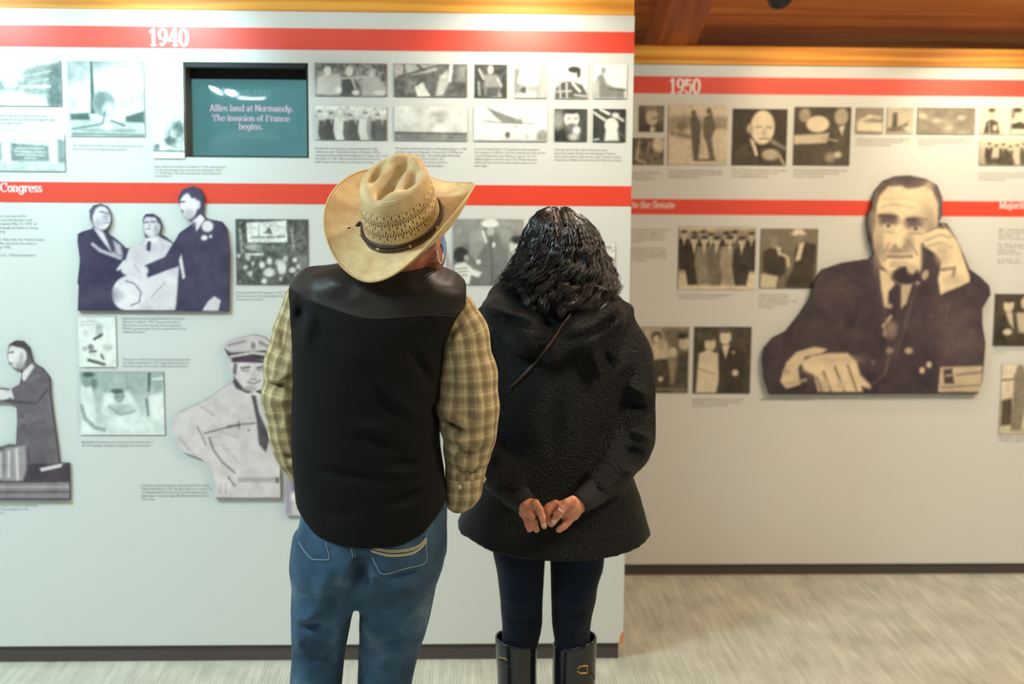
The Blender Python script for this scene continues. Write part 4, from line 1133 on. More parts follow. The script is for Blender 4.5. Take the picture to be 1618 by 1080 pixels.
photo(D2, (1549, 168, 1591, 212), 'sepia', [('g', .97, .96), ('p', [1555, 206, 1558, 192, 1566, 188, 1576, 192, 1580, 211, 1554, 211], .2, 1.5), ('e', 1566, 180, 5, 7, .85), ('e', 1566, 174, 6, 3, .15), ('e', 1572, 202, 4, 5, .85, 1.5), ('l', [1562, 194, 1564, 210], 2, .8)], 'tiny bright photograph of a youth in a dark jacket')
photo(D2, (1597, 170, 1640, 212), 'sepia', [('g', .97, .96), ('e', 1608, 182, 7, 9, .9), ('e', 1606, 174, 8, 4, .2), ('e', 1600, 182, 2, 6, .3), ('p', [1598, 196, 1612, 192, 1624, 198, 1626, 204, 1598, 204], .2, 1.5), ('l', [1598, 206, 1620, 208], 4, .95)], 'tiny bright photograph of a smiling person at the end of the row')
photo(D2, (1547, 220, 1660, 261), 'sepia', [('g', .95, .6)] + sum([man(1562 + k * 11, 226 + (k * 3) % 5, 34, (.2, .85, .3)[k % 3], .8, .15, 1.1) for k in range(9)], []) + [('p', [1566, 250, 1600, 248, 1604, 260, 1560, 260], .25, 2)], 'photograph of a small group of people below the bright portraits')
grp = [('g', .85, .9), ('p', [1072, 366, 1193, 362, 1193, 430, 1072, 430], .55, 4)]
for x, c in ((1080, .12), (1096, .15), (1110, .12), (1122, .15), (1146, .12), (1160, .2), (1186, .12)): grp += man(x, 364 + (x * 7) % 5, 62, c, .75, .15)
for x, c in ((1096, .12), (1112, .5), (1131, .4), (1152, .62), (1171, .13)): grp += man(x, 372 + (x * 3) % 4, 78, c, .8, .2, 1.05)
photo(D2, (1072, 358, 1193, 457), 'sepia', grp + [('n', 5, .08)], 'photograph of a dozen men in suits lined up on steps')
photo(D2, (1201, 361, 1291, 455), 'sepia', [('g', .45, .4), ('p', [1205, 398, 1224, 386, 1238, 400, 1242, 430, 1230, 440, 1206, 428], .15, 1.5), ('p', [1203, 432, 1230, 436, 1226, 455, 1202, 455], .85, 1.5), ('e', 1220, 376, 9, 5, .5), ('e', 1222, 386, 6, 7, .55), ('p', [1224, 388, 1234, 392, 1230, 404], .9, 1.5), ('l', [1232, 400, 1244, 406, 1246, 420], 4, .9),
      ('p', [1256, 392, 1270, 382, 1288, 386, 1288, 410, 1284, 455, 1240, 455, 1254, 420], .15, 1.5), ('e', 1260, 369, 11, 3.5, .92), ('e', 1260, 365, 8, 4, .92), ('e', 1262, 376, 6, 6, .5), ('p', [1262, 384, 1270, 382, 1264, 410, 1256, 412], .9, 1.2)], 'photograph of two men in hats talking, beside the desk cutout')
photo(D2, (990, 516, 1088, 620), 'sepia', [('g', .7, .45), ('p', [1044, 518, 1088, 518, 1088, 560, 1060, 560], .4, 4), ('e', 1036, 532, 8, 9, .2, 1.5), ('e', 1036, 535, 5, 6, .8), ('p', [1030, 544, 1052, 540, 1056, 566, 1034, 568], .85, 2), ('e', 1044, 546, 6, 7, .7, 2), ('p', [1032, 568, 1056, 566, 1062, 612, 1032, 612], .15, 2), ('e', 1062, 556, 7, 8, .85), ('p', [1056, 566, 1074, 562, 1080, 600, 1062, 608], .5, 3), ('e', 1080, 540, 8, 12, .8), ('e', 1078, 530, 8, 5, .12), ('p', [1072, 556, 1088, 556, 1088, 616, 1064, 612], .2, 3), ('e', 1044, 598, 4, 4, .85), ('l', [1034, 618, 1088, 619], 3, .2), ('n', 7, .12)], 'photograph of a family gathered on a settee')
photo(D2, (1096, 516, 1186, 621), 'sepia', [('g', .2, .2), ('n', 6, .12), ('p', [1104, 558, 1118, 552, 1134, 558, 1136, 600, 1132, 620, 1100, 620, 1102, 590], .9, 1.5), ('e', 1121, 543, 9, 11, .85), ('e', 1120, 533, 10, 5, .25, 1.5), ('p', [1138, 552, 1150, 545, 1170, 548, 1178, 570, 1174, 620, 1136, 620], .14, 1.5), ('e', 1145, 532, 9, 12, .88), ('e', 1144, 522, 9, 4, .3), ('p', [1140, 546, 1152, 544, 1146, 566], .92, 1), ('e', 1162, 588, 5, 5, .85), ('l', [1104, 582, 1130, 590], 2, .6), ('e', 1158, 556, 3, 2, .7)], 'photograph of a woman in a white gown beside a man in a dark suit')
photo(D2, (1570, 464, 1640, 546), 'sepia', [('g', .18, .2), ('e', 1592, 482, 8, 11, .85), ('e', 1592, 474, 8, 4, .1), ('p', [1588, 494, 1598, 492, 1602, 520, 1594, 510], .85, 1.5), ('p', [1576, 500, 1588, 496, 1592, 545, 1572, 545], .1, 1.5), ('e', 1592, 524, 7, 5, .9, 1.5), ('p', [1604, 494, 1640, 490, 1640, 530, 1610, 524], .8, 2), ('e', 1618, 478, 7, 10, .85)], 'dark photograph of a man and a woman right of the desk cutout')
photo(D2, (1580, 575, 1650, 685), 'sepia', [('g', .95, .85), ('p', [1582, 632, 1598, 628, 1602, 670, 1582, 672], .2, 2), ('p', [1600, 590, 1616, 584, 1622, 600, 1620, 640, 1614, 680, 1598, 680, 1600, 630], .5, 1.5), ('e', 1609, 584, 7, 8, .5), ('l', [1582, 600, 1600, 598], 3, .4), ('l', [1604, 620, 1604, 676], 2, .4), ('e', 1636, 620, 12, 30, .4, 4), ('n', 6, .1)], 'photograph of a man in a light suit standing in sunlight')

LB = [1213, 621, 1206, 598, 1203, 568, 1206, 548, 1220, 532, 1240, 522, 1262, 494, 1278, 470, 1284, 444, 1297, 425, 1330, 414, 1372, 408, 1378, 400, 1370, 378, 1367, 352, 1369, 335, 1374, 330, 1375, 318, 1381, 300, 1394, 285, 1412, 278, 1434, 276.5, 1460, 282, 1477, 292, 1485, 312, 1485, 340, 1480, 350, 1492, 352, 1506, 374, 1518, 400, 1528, 424, 1545, 436, 1559, 450, 1561, 464, 1548, 486, 1548, 510, 1553, 540, 1550, 580, 1548, 600, 1541, 620]
cutout(D2, LB, 'plum',
       [('g', .12, .1), ('n', 30, .05), ('e', 1530, 540, 30, 60, .2, 25), ('e', 1290, 560, 60, 40, .14, 25),
        ('p', [1376, 335, 1378, 305, 1392, 290, 1430, 284, 1466, 292, 1480, 320, 1478, 352, 1470, 380, 1462, 410, 1448, 436, 1430, 448, 1408, 436, 1388, 418, 1378, 390, 1374, 360], .93, 2),
        ('p', [1375, 335, 1376, 315, 1384, 296, 1400, 283, 1434, 276, 1462, 283, 1478, 294, 1486, 314, 1484, 345, 1478, 345, 1478, 322, 1470, 302, 1462, 292, 1446, 296, 1430, 298, 1420, 293, 1400, 294, 1386, 308, 1382, 322, 1380, 340], .28, 2.5), ('e', 1465, 292, 7, 7, .6, 4), ('e', 1432, 283, 16, 6, .2, 4),
        ('e', 1374, 350, 6, 18, .5, 2), ('l', [1370, 340, 1372, 362], 2, .2, 1),
        ('e', 1400, 348, 16, 11, .3, 4), ('e', 1443, 352, 17, 10, .3, 4), ('l', [1386, 340, 1412, 342], 5, .18, 2), ('l', [1430, 346, 1460, 345], 5, .2, 2), ('e', 1400, 357, 10, 4.5, .88, 2), ('e', 1444, 361, 10, 4.5, .82, 2), ('e', 1400, 356, 3, 3, .15, 1.2), ('e', 1443, 360, 3, 3, .15, 1.2), ('l', [1390, 365, 1410, 366], 2, .55, 2), ('l', [1433, 368, 1452, 368], 2, .5, 2),
        ('e', 1418, 376, 11, 20, .95, 3), ('e', 1414, 395, 16, 5, .55, 3), ('e', 1432, 385, 7, 12, .6, 4), ('l', [1399, 404, 1418, 405, 1437, 404], 4, .35, 2), ('l', [1404, 414, 1430, 414], 4, .75, 1.5), ('l', [1404, 419, 1428, 420], 2.5, .55, 2), ('e', 1406, 432, 12, 6, .8, 3), ('l', [1388, 384, 1394, 410], 3, .55, 3), ('e', 1388, 372, 6, 10, .8, 4),
        ('l', [1390, 326, 1410, 322, 1440, 328], 2, .72, 2), ('l', [1392, 315, 1420, 312, 1450, 318], 2, .8, 2), ('e', 1384, 395, 7, 24, .58, 6), ('e', 1460, 330, 12, 22, .78, 8), ('e', 1468, 372, 8, 26, .5, 6), ('e', 1418, 442, 16, 8, .55, 4), ('e', 1410, 388, 3, 2.5, .5, 2), ('e', 1426, 389, 3, 2.5, .5, 2), ('e', 1417, 377, 5, 6, 1, 2), ('l', [1400, 384, 1393, 400], 2.5, .55, 2), ('l', [1438, 388, 1445, 402], 2.5, .5, 2), ('p', [1452, 385, 1470, 380, 1486, 410, 1478, 440, 1446, 448, 1452, 420], .14, 3),
        ('p', [1386, 424, 1396, 428, 1410, 448, 1400, 486, 1392, 482, 1388, 450], .88, 1.5), ('p', [1420, 448, 1440, 440, 1428, 478, 1420, 486], .72, 1.5), ('p', [1400, 460, 1412, 446, 1420, 452, 1414, 480, 1408, 520, 1394, 535, 1398, 500], .1, 1.5), ('e', 1404, 520, 10, 14, .45, 4), ('l', [1392, 514, 1404, 498], 4, .75, 1.5), ('e', 1402, 482, 4, 4, .7, 2), ('e', 1396, 524, 4, 6, .7, 2),
        ('e', 1428, 434, 22, 14, .07, 2), ('e', 1436, 423, 7, 9, .8, 2, -20), ('e', 1458, 433, 5, 8, .7, 1.5, 20), ('e', 1446, 446, 4, 3, .6, 1.5),
        ('p', [1456, 368, 1478, 360, 1494, 360, 1510, 382, 1528, 436, 1528, 444, 1482, 464, 1478, 440, 1484, 410, 1472, 398, 1456, 388], .95, 1.5), ('l', [1458, 366, 1478, 358, 1492, 356], 2, .45, 1.5), ('l', [1460, 378, 1482, 370, 1498, 374], 2, .6, 2), ('l', [1462, 388, 1482, 382, 1500, 390], 2, .65, 2), ('e', 1486, 400, 10, 16, .8, 6), ('e', 1502, 440, 14, 10, .82, 5), ('l', [1380, 425, 1394, 490, 1402, 560], 2.5, .25, 3), ('l', [1444, 450, 1424, 520, 1412, 560], 2.5, .25, 3), ('e', 1320, 450, 30, 30, .17, 20), ('e', 1500, 520, 26, 40, .24, 18), ('l', [1484, 425, 1504, 422, 1502, 434], 4, .35, 2), ('l', [1484, 352, 1504, 372], 3, .6, 1.5), ('l', [1482, 470, 1510, 460, 1530, 448], 5, .15, 2),
        ('p', [1230, 600, 1240, 570, 1256, 554, 1284, 546, 1304, 550, 1296, 556, 1270, 562, 1258, 580, 1262, 605, 1240, 612], .86, 1.5), ('p', [1262, 570, 1280, 560, 1310, 556, 1336, 556, 1350, 570, 1356, 590, 1372, 606, 1372, 612, 1358, 608, 1360, 618, 1290, 618, 1282, 590, 1268, 584], .93, 2), ('l', [1298, 585, 1310, 617], 2.5, .25, 1.5), ('l', [1316, 578, 1332, 617], 2.5, .25, 1.5), ('l', [1336, 575, 1350, 614], 2.5, .25, 1.5), ('e', 1240, 586, 6, 5, .7, 2), ('e', 1318, 566, 26, 6, .8, 5), ('e', 1300, 606, 8, 8, .8, 3), ('e', 1326, 606, 7, 8, .8, 3), ('l', [1240, 604, 1270, 598], 4, .7, 2), ('l', [1260, 582, 1288, 596, 1296, 618], 3, .35, 2),
        ('e', 1402, 552, 6, 5, .5, 2), ('e', 1432, 552, 6, 5, .7, 2), ('e', 1453, 583, 4, 5, .85, 1.5), ('e', 1464, 574, 4, 5, .85, 1.5), ('e', 1376, 570, 3, 4, .35, 2), ('l', [1402, 558, 1394, 590, 1376, 604], 3, .3, 2),
        ('p', [1482, 578, 1548, 576, 1546, 620, 1478, 618], .75, 1), ('p', [1486, 582, 1500, 580, 1504, 604, 1488, 604], .15, 1.2), ('l', [1508, 590, 1546, 586], 3, .4, 1.5), ('l', [1484, 610, 1546, 606], 3, .5, 1.5), ('l', [1490, 592, 1500, 590], 2, .8), ('l', [1493, 478, 1492, 508], 1.2, .4, 1), ('l', [1208, 619, 1541, 619], 4, .08, 1)],
       'large cutout print of a man at a desk holding a telephone, head on hand', 0.03, 1.7, gap=0.0055)
# ------------------------------------------------------------------ people
YM, YW = 3.15, 3.55        # the man and the woman stand a step in front of the near partition


def rows_px(lst, Y, yc, dep):
    """traced left/right edges -> loft rows; dep gives (back, front) half depths, yc the centre offset"""
    out = []
    for i, (py, l, r) in enumerate(lst):
        a, b = at(l, py, Y), at(r, py, Y)
        yo = yc[i] if isinstance(yc, list) else yc
        bk, fr = dep[i] if isinstance(dep, list) else dep
        out.append(((a[2] + b[2]) / 2, a[0], b[0], Y + yo, bk, fr))
    return out


def node(px, py, Y, r):
    p = at(px, py, Y)
    return (p[0], p[1], p[2], r)


def line_px(pts, Y):
    return [(lambda p: (p[0], p[2]))(at(x, y, Y)) for x, y in pts]


def fold(P, Y, pts, amp, width, yc):
    """raised (amp>0) or sunk crease along a traced line, on the side towards the room"""
    d = pdist2(P[:, 0], P[:, 2], line_px(pts, Y))
    m = np.clip((yc - P[:, 1]) / 0.03 + 0.5, 0, 1)
    L = line_px(pts, Y); ln = sum(math.hypot(b[0] - a[0], b[1] - a[1]) for a, b in zip(L[:-1], L[1:]))
    for e in (L[0], L[-1]):              # creases run out at both ends
        m = m * (1 - .92 * np.exp(-((P[:, 0] - e[0]) ** 2 + (P[:, 2] - e[1]) ** 2) / (.30 * ln) ** 2))
    return -1.9 * amp * np.exp(-(d / width) ** 2) * m


def sm_noise(P, s, seed):
    r = np.random.RandomState(seed); k = r.normal(size=(10, 3)) * s; ph = r.rand(10) * 6.28
    return sum(np.sin(P @ k[i].astype(np.float32) + ph[i]) for i in range(10)) / 10


def bounds(f_nodes, pad):
    A = np.array([n[:3] for n in f_nodes]); R = max(n[3] for n in f_nodes) + pad
    return A.min(0) - R, A.max(0) + R


# ---- materials
def fabric(name, dark, light, scale, bump=0.3, dist=0.001, rough=0.9, sheen=0.2, spec=0.2):
    m = mat(name, rough=rough, spec=spec, sheen=sheen); t = NT(m)
    v = t.coord('Object')
    n = t.noise(v, scale, 4, 0.65)
    t.link(t.ramp(n, [(0.3, dark), (0.7, light)]), t.b.inputs['Base Color'])
    t.bump(n, bump, dist)
    return m


def vest_mat():
    m = mat('vest_cloth', rough=0.75, spec=0.2, sheen=0.0); t = NT(m)
    v = t.coord('Object')
    n = t.noise(v, 420, 3, 0.6)
    a = t.n('ShaderNodeAttribute', _attribute_name='yoke')
    y = a.outputs['Fac']
    c1 = t.ramp(n, [(0.3, S8(6, 6, 6)), (0.75, S8(20, 20, 19))])
    c2 = t.ramp(n, [(0.3, S8(34, 31, 28)), (0.75, S8(46, 42, 38))])
    t.link(t.mix(y, c1, c2), t.b.inputs['Base Color'])
    t.link(t.math('SUBTRACT', 0.86, t.math('MULTIPLY', y, 0.40)), t.b.inputs['Roughness'])
    t.bump(n, 0.25, 0.0008)
    return m


def plaid_mat():
    m = mat('plaid_cotton', rough=0.85, spec=0.2, sheen=0.1); t = NT(m)
    a = t.n('ShaderNodeAttribute', _attribute_name='cloth_uv')
    s = t.n('ShaderNodeSeparateXYZ', i0=a.outputs['Vector'])
    u, v = s.outputs[0], s.outputs[1]

    def band(x, period, lo, hi, ph=0.0):
        w = t.math('SINE', t.math('ADD', t.math('MULTIPLY', x, 2 * math.pi / period), ph))
        nd = t.n('ShaderNodeMapRange', _interpolation_type='SMOOTHSTEP', i0=w, i1=lo, i2=hi)
        return nd.outputs[0]
    base = S8(188, 168, 126)
    c = t.mix(t.math('MULTIPLY', band(u, 0.027, -0.4, 0.9), 0.55), base, S8(98, 80, 52))
    c = t.mix(t.math('MULTIPLY', band(v, 0.031, -0.4, 0.9), 0.45), c, S8(108, 90, 60))
    c = t.mix(t.math('MULTIPLY', band(u, 0.027, 0.93, 0.99, 2.6), 0.32), c, S8(226, 214, 176))
    c = t.mix(t.math('MULTIPLY', band(v, 0.031, 0.95, 0.99, 2.6), 0.32), c, S8(226, 214, 176))
    c = t.mix(t.math('MULTIPLY', band(u, 0.0135, 0.93, 1.0, 0.4), 0.4), c, S8(70, 60, 40))
    t.link(c, t.b.inputs['Base Color'])
    n = t.noise(t.coord('Object'), 900, 2, 0.6)
    t.bump(n, 0.15, 0.0005)
    return m


def denim_mat(name, dark, light, worn):
    m = mat(name, rough=0.85, spec=0.2, sheen=0.05); t = NT(m)
    v = t.coord('Object')
    n = t.noise(v, 9, 4, 0.6)
    g = t.noise(t.coord('Object', (900, 900, 260)), 1.0, 2, 0.7)
    c = t.ramp(n, [(0.28, dark), (0.58, light), (0.95, worn)])
    c = t.mix(0.5, c, t.ramp(g, [(0.3, (0.55, 0.55, 0.55, 1)), (0.7, (1.3, 1.3, 1.3, 1))]), 'MULTIPLY')
    t.link(c, t.b.inputs['Base Color'])
    t.bump(g, 0.25, 0.0006)
    return m


def fleece_mat():
    m = mat('sherpa_fleece', rough=0.58, spec=0.32, sheen=0.0); t = NT(m)
    t.b.inputs['Sheen Roughness'].default_value = 0.4
    v = t.coord('Object')
    nz = t.n('ShaderNodeTexNoise', Scale=210.0, Detail=2.5, Roughness=0.6, Distortion=1.5); t.link(v, nz.inputs['Vector'])
    vo = t.n('ShaderNodeTexVoronoi', Scale=190.0, _feature='SMOOTH_F1'); t.link(v, vo.inputs['Vector'])
    h = t.math('ADD', t.math('MULTIPLY', nz.outputs[0], 0.9), t.math('SUBTRACT', 0.7, vo.outputs[0]))
    t.link(t.ramp(h, [(0.55, S8(0, 0, 0)), (1.15, S8(14, 15, 15))]), t.b.inputs['Base Color'])
    t.bump(h, 1.0, 0.007)
    return m


def skin_mat(name, a, b):
    m = mat(name, rough=0.5, spec=0.4); t = NT(m)
    n = t.noise(t.coord('Object'), 60, 4, 0.6)
    t.link(t.ramp(n, [(0.3, a), (0.7, b)]), t.b.inputs['Base Color'])
    t.b.inputs['Subsurface Weight'].default_value = 0.12
    t.b.inputs['Subsurface Radius'].default_value = (0.01, 0.004, 0.002)
    fine = t.noise(t.coord('Object'), 420, 3, 0.6)
    t.bump(fine, 0.25, 0.0008)
    return m


M_VEST, M_PLAID, M_FLEECE = vest_mat(), plaid_mat(), fleece_mat()
M_JEAN = denim_mat('blue_denim', S8(28, 45, 64), S8(58, 86, 110), S8(128, 145, 150))
M_JEAN2 = denim_mat('navy_denim', S8(10, 16, 28), S8(18, 27, 44), S8(30, 42, 62))
M_SKIN_M = skin_mat('weathered_skin', S8(150, 84, 62), S8(196, 124, 92))
M_SKIN_W = skin_mat('warm_skin', S8(186, 116, 88), S8(226, 158, 124))
M_STITCH = mat('cream_stitching', S8(214, 198, 150), 0.8)
M_STITCH2 = mat('blue_seam_stitching', S8(120, 140, 150), 0.8)
M_SEAM = mat('vest_seam_thread', S8(20, 19, 18), 0.8)


def bvh_of(v, F): return BVHTree.FromPolygons([tuple(p) for p in v], [tuple(int(i) for i in f) for f in F])


def on_surface(bvh, pts, Y, lift=0.001, from_y=None):
    """drop a traced line onto a garment, along y from the room side"""
    out = []
    for px, py in pts:
        p = at(px, py, Y)
        o = Vector((0, 0, CAM_Z)); d = (Vector(p) - o).normalized()
        hit = bvh.ray_cast(o, d)
        if hit[0] is not None:
            out.append(np.array(hit[0] - d * lift))
    return out


def stitch(name, bvh, pts, Y, r, m, parent, n=5, lift=0.0005, flat=None):
    L = on_surface(bvh, catmull(pts, n), Y, lift)
    if len(L) < 2: return None
    vv, ff = tube(L, r, 6, flat=flat)
    return mesh_obj(name, vv, ff, m, parent, smooth=True)


def head_field(P, q_inv, c, neck_to, neck_r, jaw=1.0):
    """head in its own frame (front +y, up +z), c = centre of the skull"""
    L = (P - np.asarray(c, np.float32)) @ np.asarray(q_inv, np.float32).T
    f = ellip(L, (0, -.012, 0), (.076, .094, .100))
    f = smin(f, ellip(L, (0, .030, -.075), (.056 * jaw, .062, .058)), .04)
    f = smin(f, cone(L, (0, .088, -.012), (0, .112, -.048), .009, .014), .012)
    f = smin(f, ellip(L, (0, .088, -.082), (.026, .014, .011)), .012)
    f = smin(f, ellip(L, (0, .082, -.115), (.022, .02, .018)), .02)
    for s in (-1, 1):
        f = np.maximum(f, -ellip(L, (s * .032, .096, -.002), (.019, .016, .013)) - .002)
        f = smin(f, ellip(L, (s * .032, .078, -.002), (.013, .013, .011)), .004)
        f = smin(f, ellip(L, (s * .080, -.012, -.030), (.010, .020, .033)), .010)
    nb = (np.asarray(q_inv) @ (np.asarray(neck_to) - np.asarray(c)))
    f = smin(f, cone(L, (0, -.022, -.07), tuple(nb), neck_r, neck_r * 1.1), .035)
    return f


# =================================================================== the man
man_base = at(585, 900, YM); MX = float(man_base[0])
man_o = empty('person', (MX, YM, 0))
tag(man_o, 'person in a straw cowboy hat, black vest and plaid shirt, hands in jeans pockets', 'person')

VROWS = [(404, 592, 668), (412, 556, 682), (419, 515, 694), (427, 488, 704), (440, 474, 728), (453, 465, 744), (463, 461, 748), (475, 459, 742), (500, 459, 724), (545, 463, 703), (600, 464, 698), (650, 462, 695),
         (700, 461, 695), (750, 465, 703), (790, 469, 707), (830, 472, 708), (870, 474, 706)]
VD = [(.07, .06), (.085, .075), (.10, .09), (.11, .10), (.122, .11), (.13, .12), (.134, .122), (.138, .125), (.15, .135), (.158, .14), (.16, .15), (.16, .16), (.16, .17), (.158, .175), (.158, .175), (.155, .17), (.15, .16)]
vrows = rows_px(VROWS, YM, 0.0, VD)
hem_l = line_px([(440, 790), (474, 818), (500, 842), (545, 855), (590, 858), (630, 855), (668, 840), (700, 808), (712, 788), (760, 770)], YM - .1)
hx_, hz_ = np.array([p[0] for p in hem_l]), np.array([p[1] for p in hem_l])
VFOLDS = [([(476, 476), (470, 500), (466, 530)], -.010, .012), ([(482, 472), (490, 500), (478, 560)], .006, .014), ([(640, 540), (670, 590), (688, 625)], -.008, .010), ([(585, 590), (620, 640), (655, 675)], -.006, .010),
          ([(592, 585), (630, 632), (664, 668)], .005, .010), ([(545, 682), (600, 690), (630, 712), (650, 720)], -.007, .011), ([(540, 672), (600, 678), (640, 700)], .005, .013),
          ([(470, 742), (530, 745), (600, 756), (640, 768)], -.006, .010), ([(600, 732), (640, 732), (676, 742)], -.007, .009), ([(600, 742), (640, 743), (676, 752)], .005, .009),
          ([(600, 795), (650, 785), (698, 768)], -.007, .010), ([(620, 806), (660, 796), (702, 778)], .005, .010), ([(580, 806), (540, 812), (480, 800)], -.004, .012), ([(640, 757), (670, 760), (700, 752)], -.007, .008),
          ([(655, 503), (660, 520)], .004, .006), ([(668, 503), (672, 516)], .004, .006), ([(685, 503), (694, 514)], .005, .007), ([(505, 446), (540, 452), (556, 462)], .006, .02), ([(700, 440), (660, 450)], .004, .03),
          ([(545, 520), (560, 560), (556, 600)], .004, .03), ([(672, 640), (688, 660), (694, 690)], -.008, .012)]


def vest_f(P):
    f = loft(P, vrows, 2.5)
    # shoulder caps and collar
    f = smin(f, cone(P, at(487, 452, YM), at(494, 443, YM), .030, .030), .04)
    f = smin(f, cone(P, at(716, 463, YM), at(708, 458, YM), .026, .034), .04)
    for pts, a, w in VFOLDS:
        f = f + fold(P, YM - .14, pts, a, w, YM)
    f = f + .0012 * np.exp(-(np.abs(P[:, 2] - np.interp(P[:, 0], hx_, hz_) - .045) / .003) ** 2)
    f = np.maximum(f, np.interp(P[:, 0], hx_, hz_) - P[:, 2])
    f = np.maximum(f, P[:, 2] - at(630, 403, YM)[2])
    return f


vest, vv_, vF_ = sdf_obj('vest', vest_f, (-.72, YM - .25, .62), (.02, YM + .25, 1.56), .0062, M_VEST, man_o, 3)
YOKE = [(452, 462), (476, 470), (505, 480), (545, 494), (575, 502), (610, 503), (650, 499), (690, 498), (740, 501), (760, 502)]
yk = line_px(YOKE, YM - .13)
yz = np.interp(vv_[:, 0], [p[0] for p in yk], [p[1] for p in yk])
point_attr(vest, 'yoke', np.clip((vv_[:, 2] - yz) / .004 + .5, 0, 1), 'FLOAT')
vb = bvh_of(vv_, vF_)
stitch('yoke_seam', vb, YOKE[1:-1], YM - .13, .0018, M_SEAM, vest)
# stand-up collar round the back of the neck
cc = at(636, 408, YM - .01)
cv, cf = [], []
for j, (dz, s) in enumerate(((-.045, 1.12), (0, 1.0), (.028, .97), (.030, .93), (-.03, .93))):
    for k in range(41):
        a = math.radians(-200 + 220 * k / 40)
        cv.append((cc[0] + .074 * s * math.cos(a), cc[1] + .062 * s * math.sin(a), cc[2] + dz - .012 * math.cos(a)))
for j in range(4):
    for k in range(40):
        cf.append((j * 41 + k, j * 41 + k + 1, (j + 1) * 41 + k + 1, (j + 1) * 41 + k))
col_o = mesh_obj('collar', cv, cf, M_VEST, man_o, smooth=True)
point_attr(col_o, 'yoke', np.ones(len(cv)), 'FLOAT')


# sleeves of the plaid shirt
def sleeve(nodes, folds, name, parent, h=.0048, cuff=None, tex_side=1):
    lo, hi = bounds(nodes, .03)

    def f(P):
        r = chain(P, nodes, .025)
        r = r - .0030 * sm_noise(P * np.array([1, 1, 2.2], np.float32), 34, len(folds))
        for pts, a, w, Y in folds:
            r = r + fold(P, Y, pts, a, w, nodes[len(nodes) // 2][1] + .02)
        return r
    o, v, F = sdf_obj(name, f, lo, hi, h, M_PLAID, parent, 2)
    # cloth coordinates: along and around the arm
    A = np.array([n[:3] for n in nodes]); seg = np.linalg.norm(np.diff(A, axis=0), axis=1); cum = np.concatenate([[0], np.cumsum(seg)])
    best = np.full(len(v), 1e9); uv = np.zeros((len(v), 3))
    for i in range(len(A) - 1):
        d = A[i + 1] - A[i]; t = np.clip(((v - A[i]) @ d) / (d @ d), 0, 1)
        q = v - A[i] - t[:, None] * d; dist = np.linalg.norm(q, axis=1)
        e = d / np.linalg.norm(d)
        x = np.cross(e, [0, 1, 0]); x /= np.linalg.norm(x); y = np.cross(x, e)
        ang = np.arctan2(q @ x, -(q @ y) * np.sign(y[1]))
        m = dist < best; best[m] = dist[m]
        uv[m, 0] = (ang * .055)[m]; uv[m, 1] = (cum[i] + t * seg[i])[m]
    point_attr(o, 'cloth_uv', uv, 'FLOAT_VECTOR')
    return o, v, F


RA = [node(716, 492, YM, .050), node(732, 530, YM, .053), node(738, 590, YM - .005, .062), node(739, 645, YM - .005, .067), node(741, 685, YM, .056), node(737, 722, YM + .015, .045), node(734, 752, YM + .02, .037), node(726, 783, YM + .03, .032)]
YS = YM - .06
rs, rv, rF = sleeve(RA, [([(690, 665), (715, 672), (740, 690)], -.016, .008, YS), ([(695, 652), (720, 660), (760, 668)], .009, .010, YS), ([(700, 680), (730, 694), (770, 690)], .010, .011, YS), ([(705, 700), (735, 716), (768, 712)], -.012, .008, YS),
                         ([(708, 720), (735, 735), (765, 738)], .010, .010, YS), ([(706, 748), (735, 752), (768, 748)], -.010, .007, YS), ([(715, 560), (712, 600), (705, 640)], -.008, .009, YS), ([(728, 500), (718, 540), (712, 575)], .007, .008, YS), ([(735, 498), (722, 520), (708, 545)], -.010, .006, YS), ([(752, 600), (760, 640), (752, 680)], .006, .014, YS), ([(735, 610), (742, 640), (728, 670)], -.005, .012, YS)],
                     'shirt_sleeve', man_o)
rb = bvh_of(rv, rF)
stitch('armhole_seam', rb, [(740, 474), (726, 496), (712, 520), (702, 548)], YM - .05, .0022, mat('shirt_seam', S8(150, 132, 92), .8), rs)
# turned cuff with a button
cuff_nodes = [node(736, 756, YM + .015, .040), node(730, 774, YM + .02, .042), node(724, 790, YM + .028, .030)]
lo, hi = bounds(cuff_nodes, .03)
co, cv2, cF2 = sdf_obj('cuff', lambda P: smin(smin(chain(P, cuff_nodes, .015), cone(P, at(752, 752, YM + .01), at(764, 757, YM + .0), .018, .007), .012), cone(P, at(716, 790, YM + .0), at(738, 796, YM + .0), .012, .012), .012), lo, hi, .004, M_PLAID, rs, 2)
point_attr(co, 'cloth_uv', np.stack([(cv2[:, 0] + .3 * cv2[:, 1]), cv2[:, 2] * 1.0, cv2[:, 1] * 0], 1), 'FLOAT_VECTOR')
bb = on_surface(bvh_of(cv2, cF2), [(726, 769)], YM - .03, 0.0)
if bb: mesh_obj('button', *sphere_vf(bb[0], (.0055, .003, .0055)), mat('shell_button', S8(214, 196, 160), .3), co, smooth=True)
LA = [node(482, 478, YM + .01, .048), node(472, 525, YM + .02, .052), node(459, 575, YM + .03, .055), node(452, 630, YM + .035, .051), node(459, 685, YM + .045, .044), node(464, 715, YM + .05, .038), node(472, 742, YM + .055, .030)]
YS = YM - .03
ls_, lv, lF = sleeve(LA, [([(420, 606), (440, 610), (462, 600)], -.012, .007, YS), ([(418, 598), (438, 602), (458, 590)], .008, .008, YS), ([(422, 625), (440, 632), (465, 640)], .006, .010, YS), ([(440, 720), (455, 728), (470, 726)], -.010, .007, YS), ([(452, 500), (446, 540), (452, 580)], -.007, .008, YS), ([(455, 650), (445, 690)], .005, .01, YS)], 'shirt_sleeve', man_o)
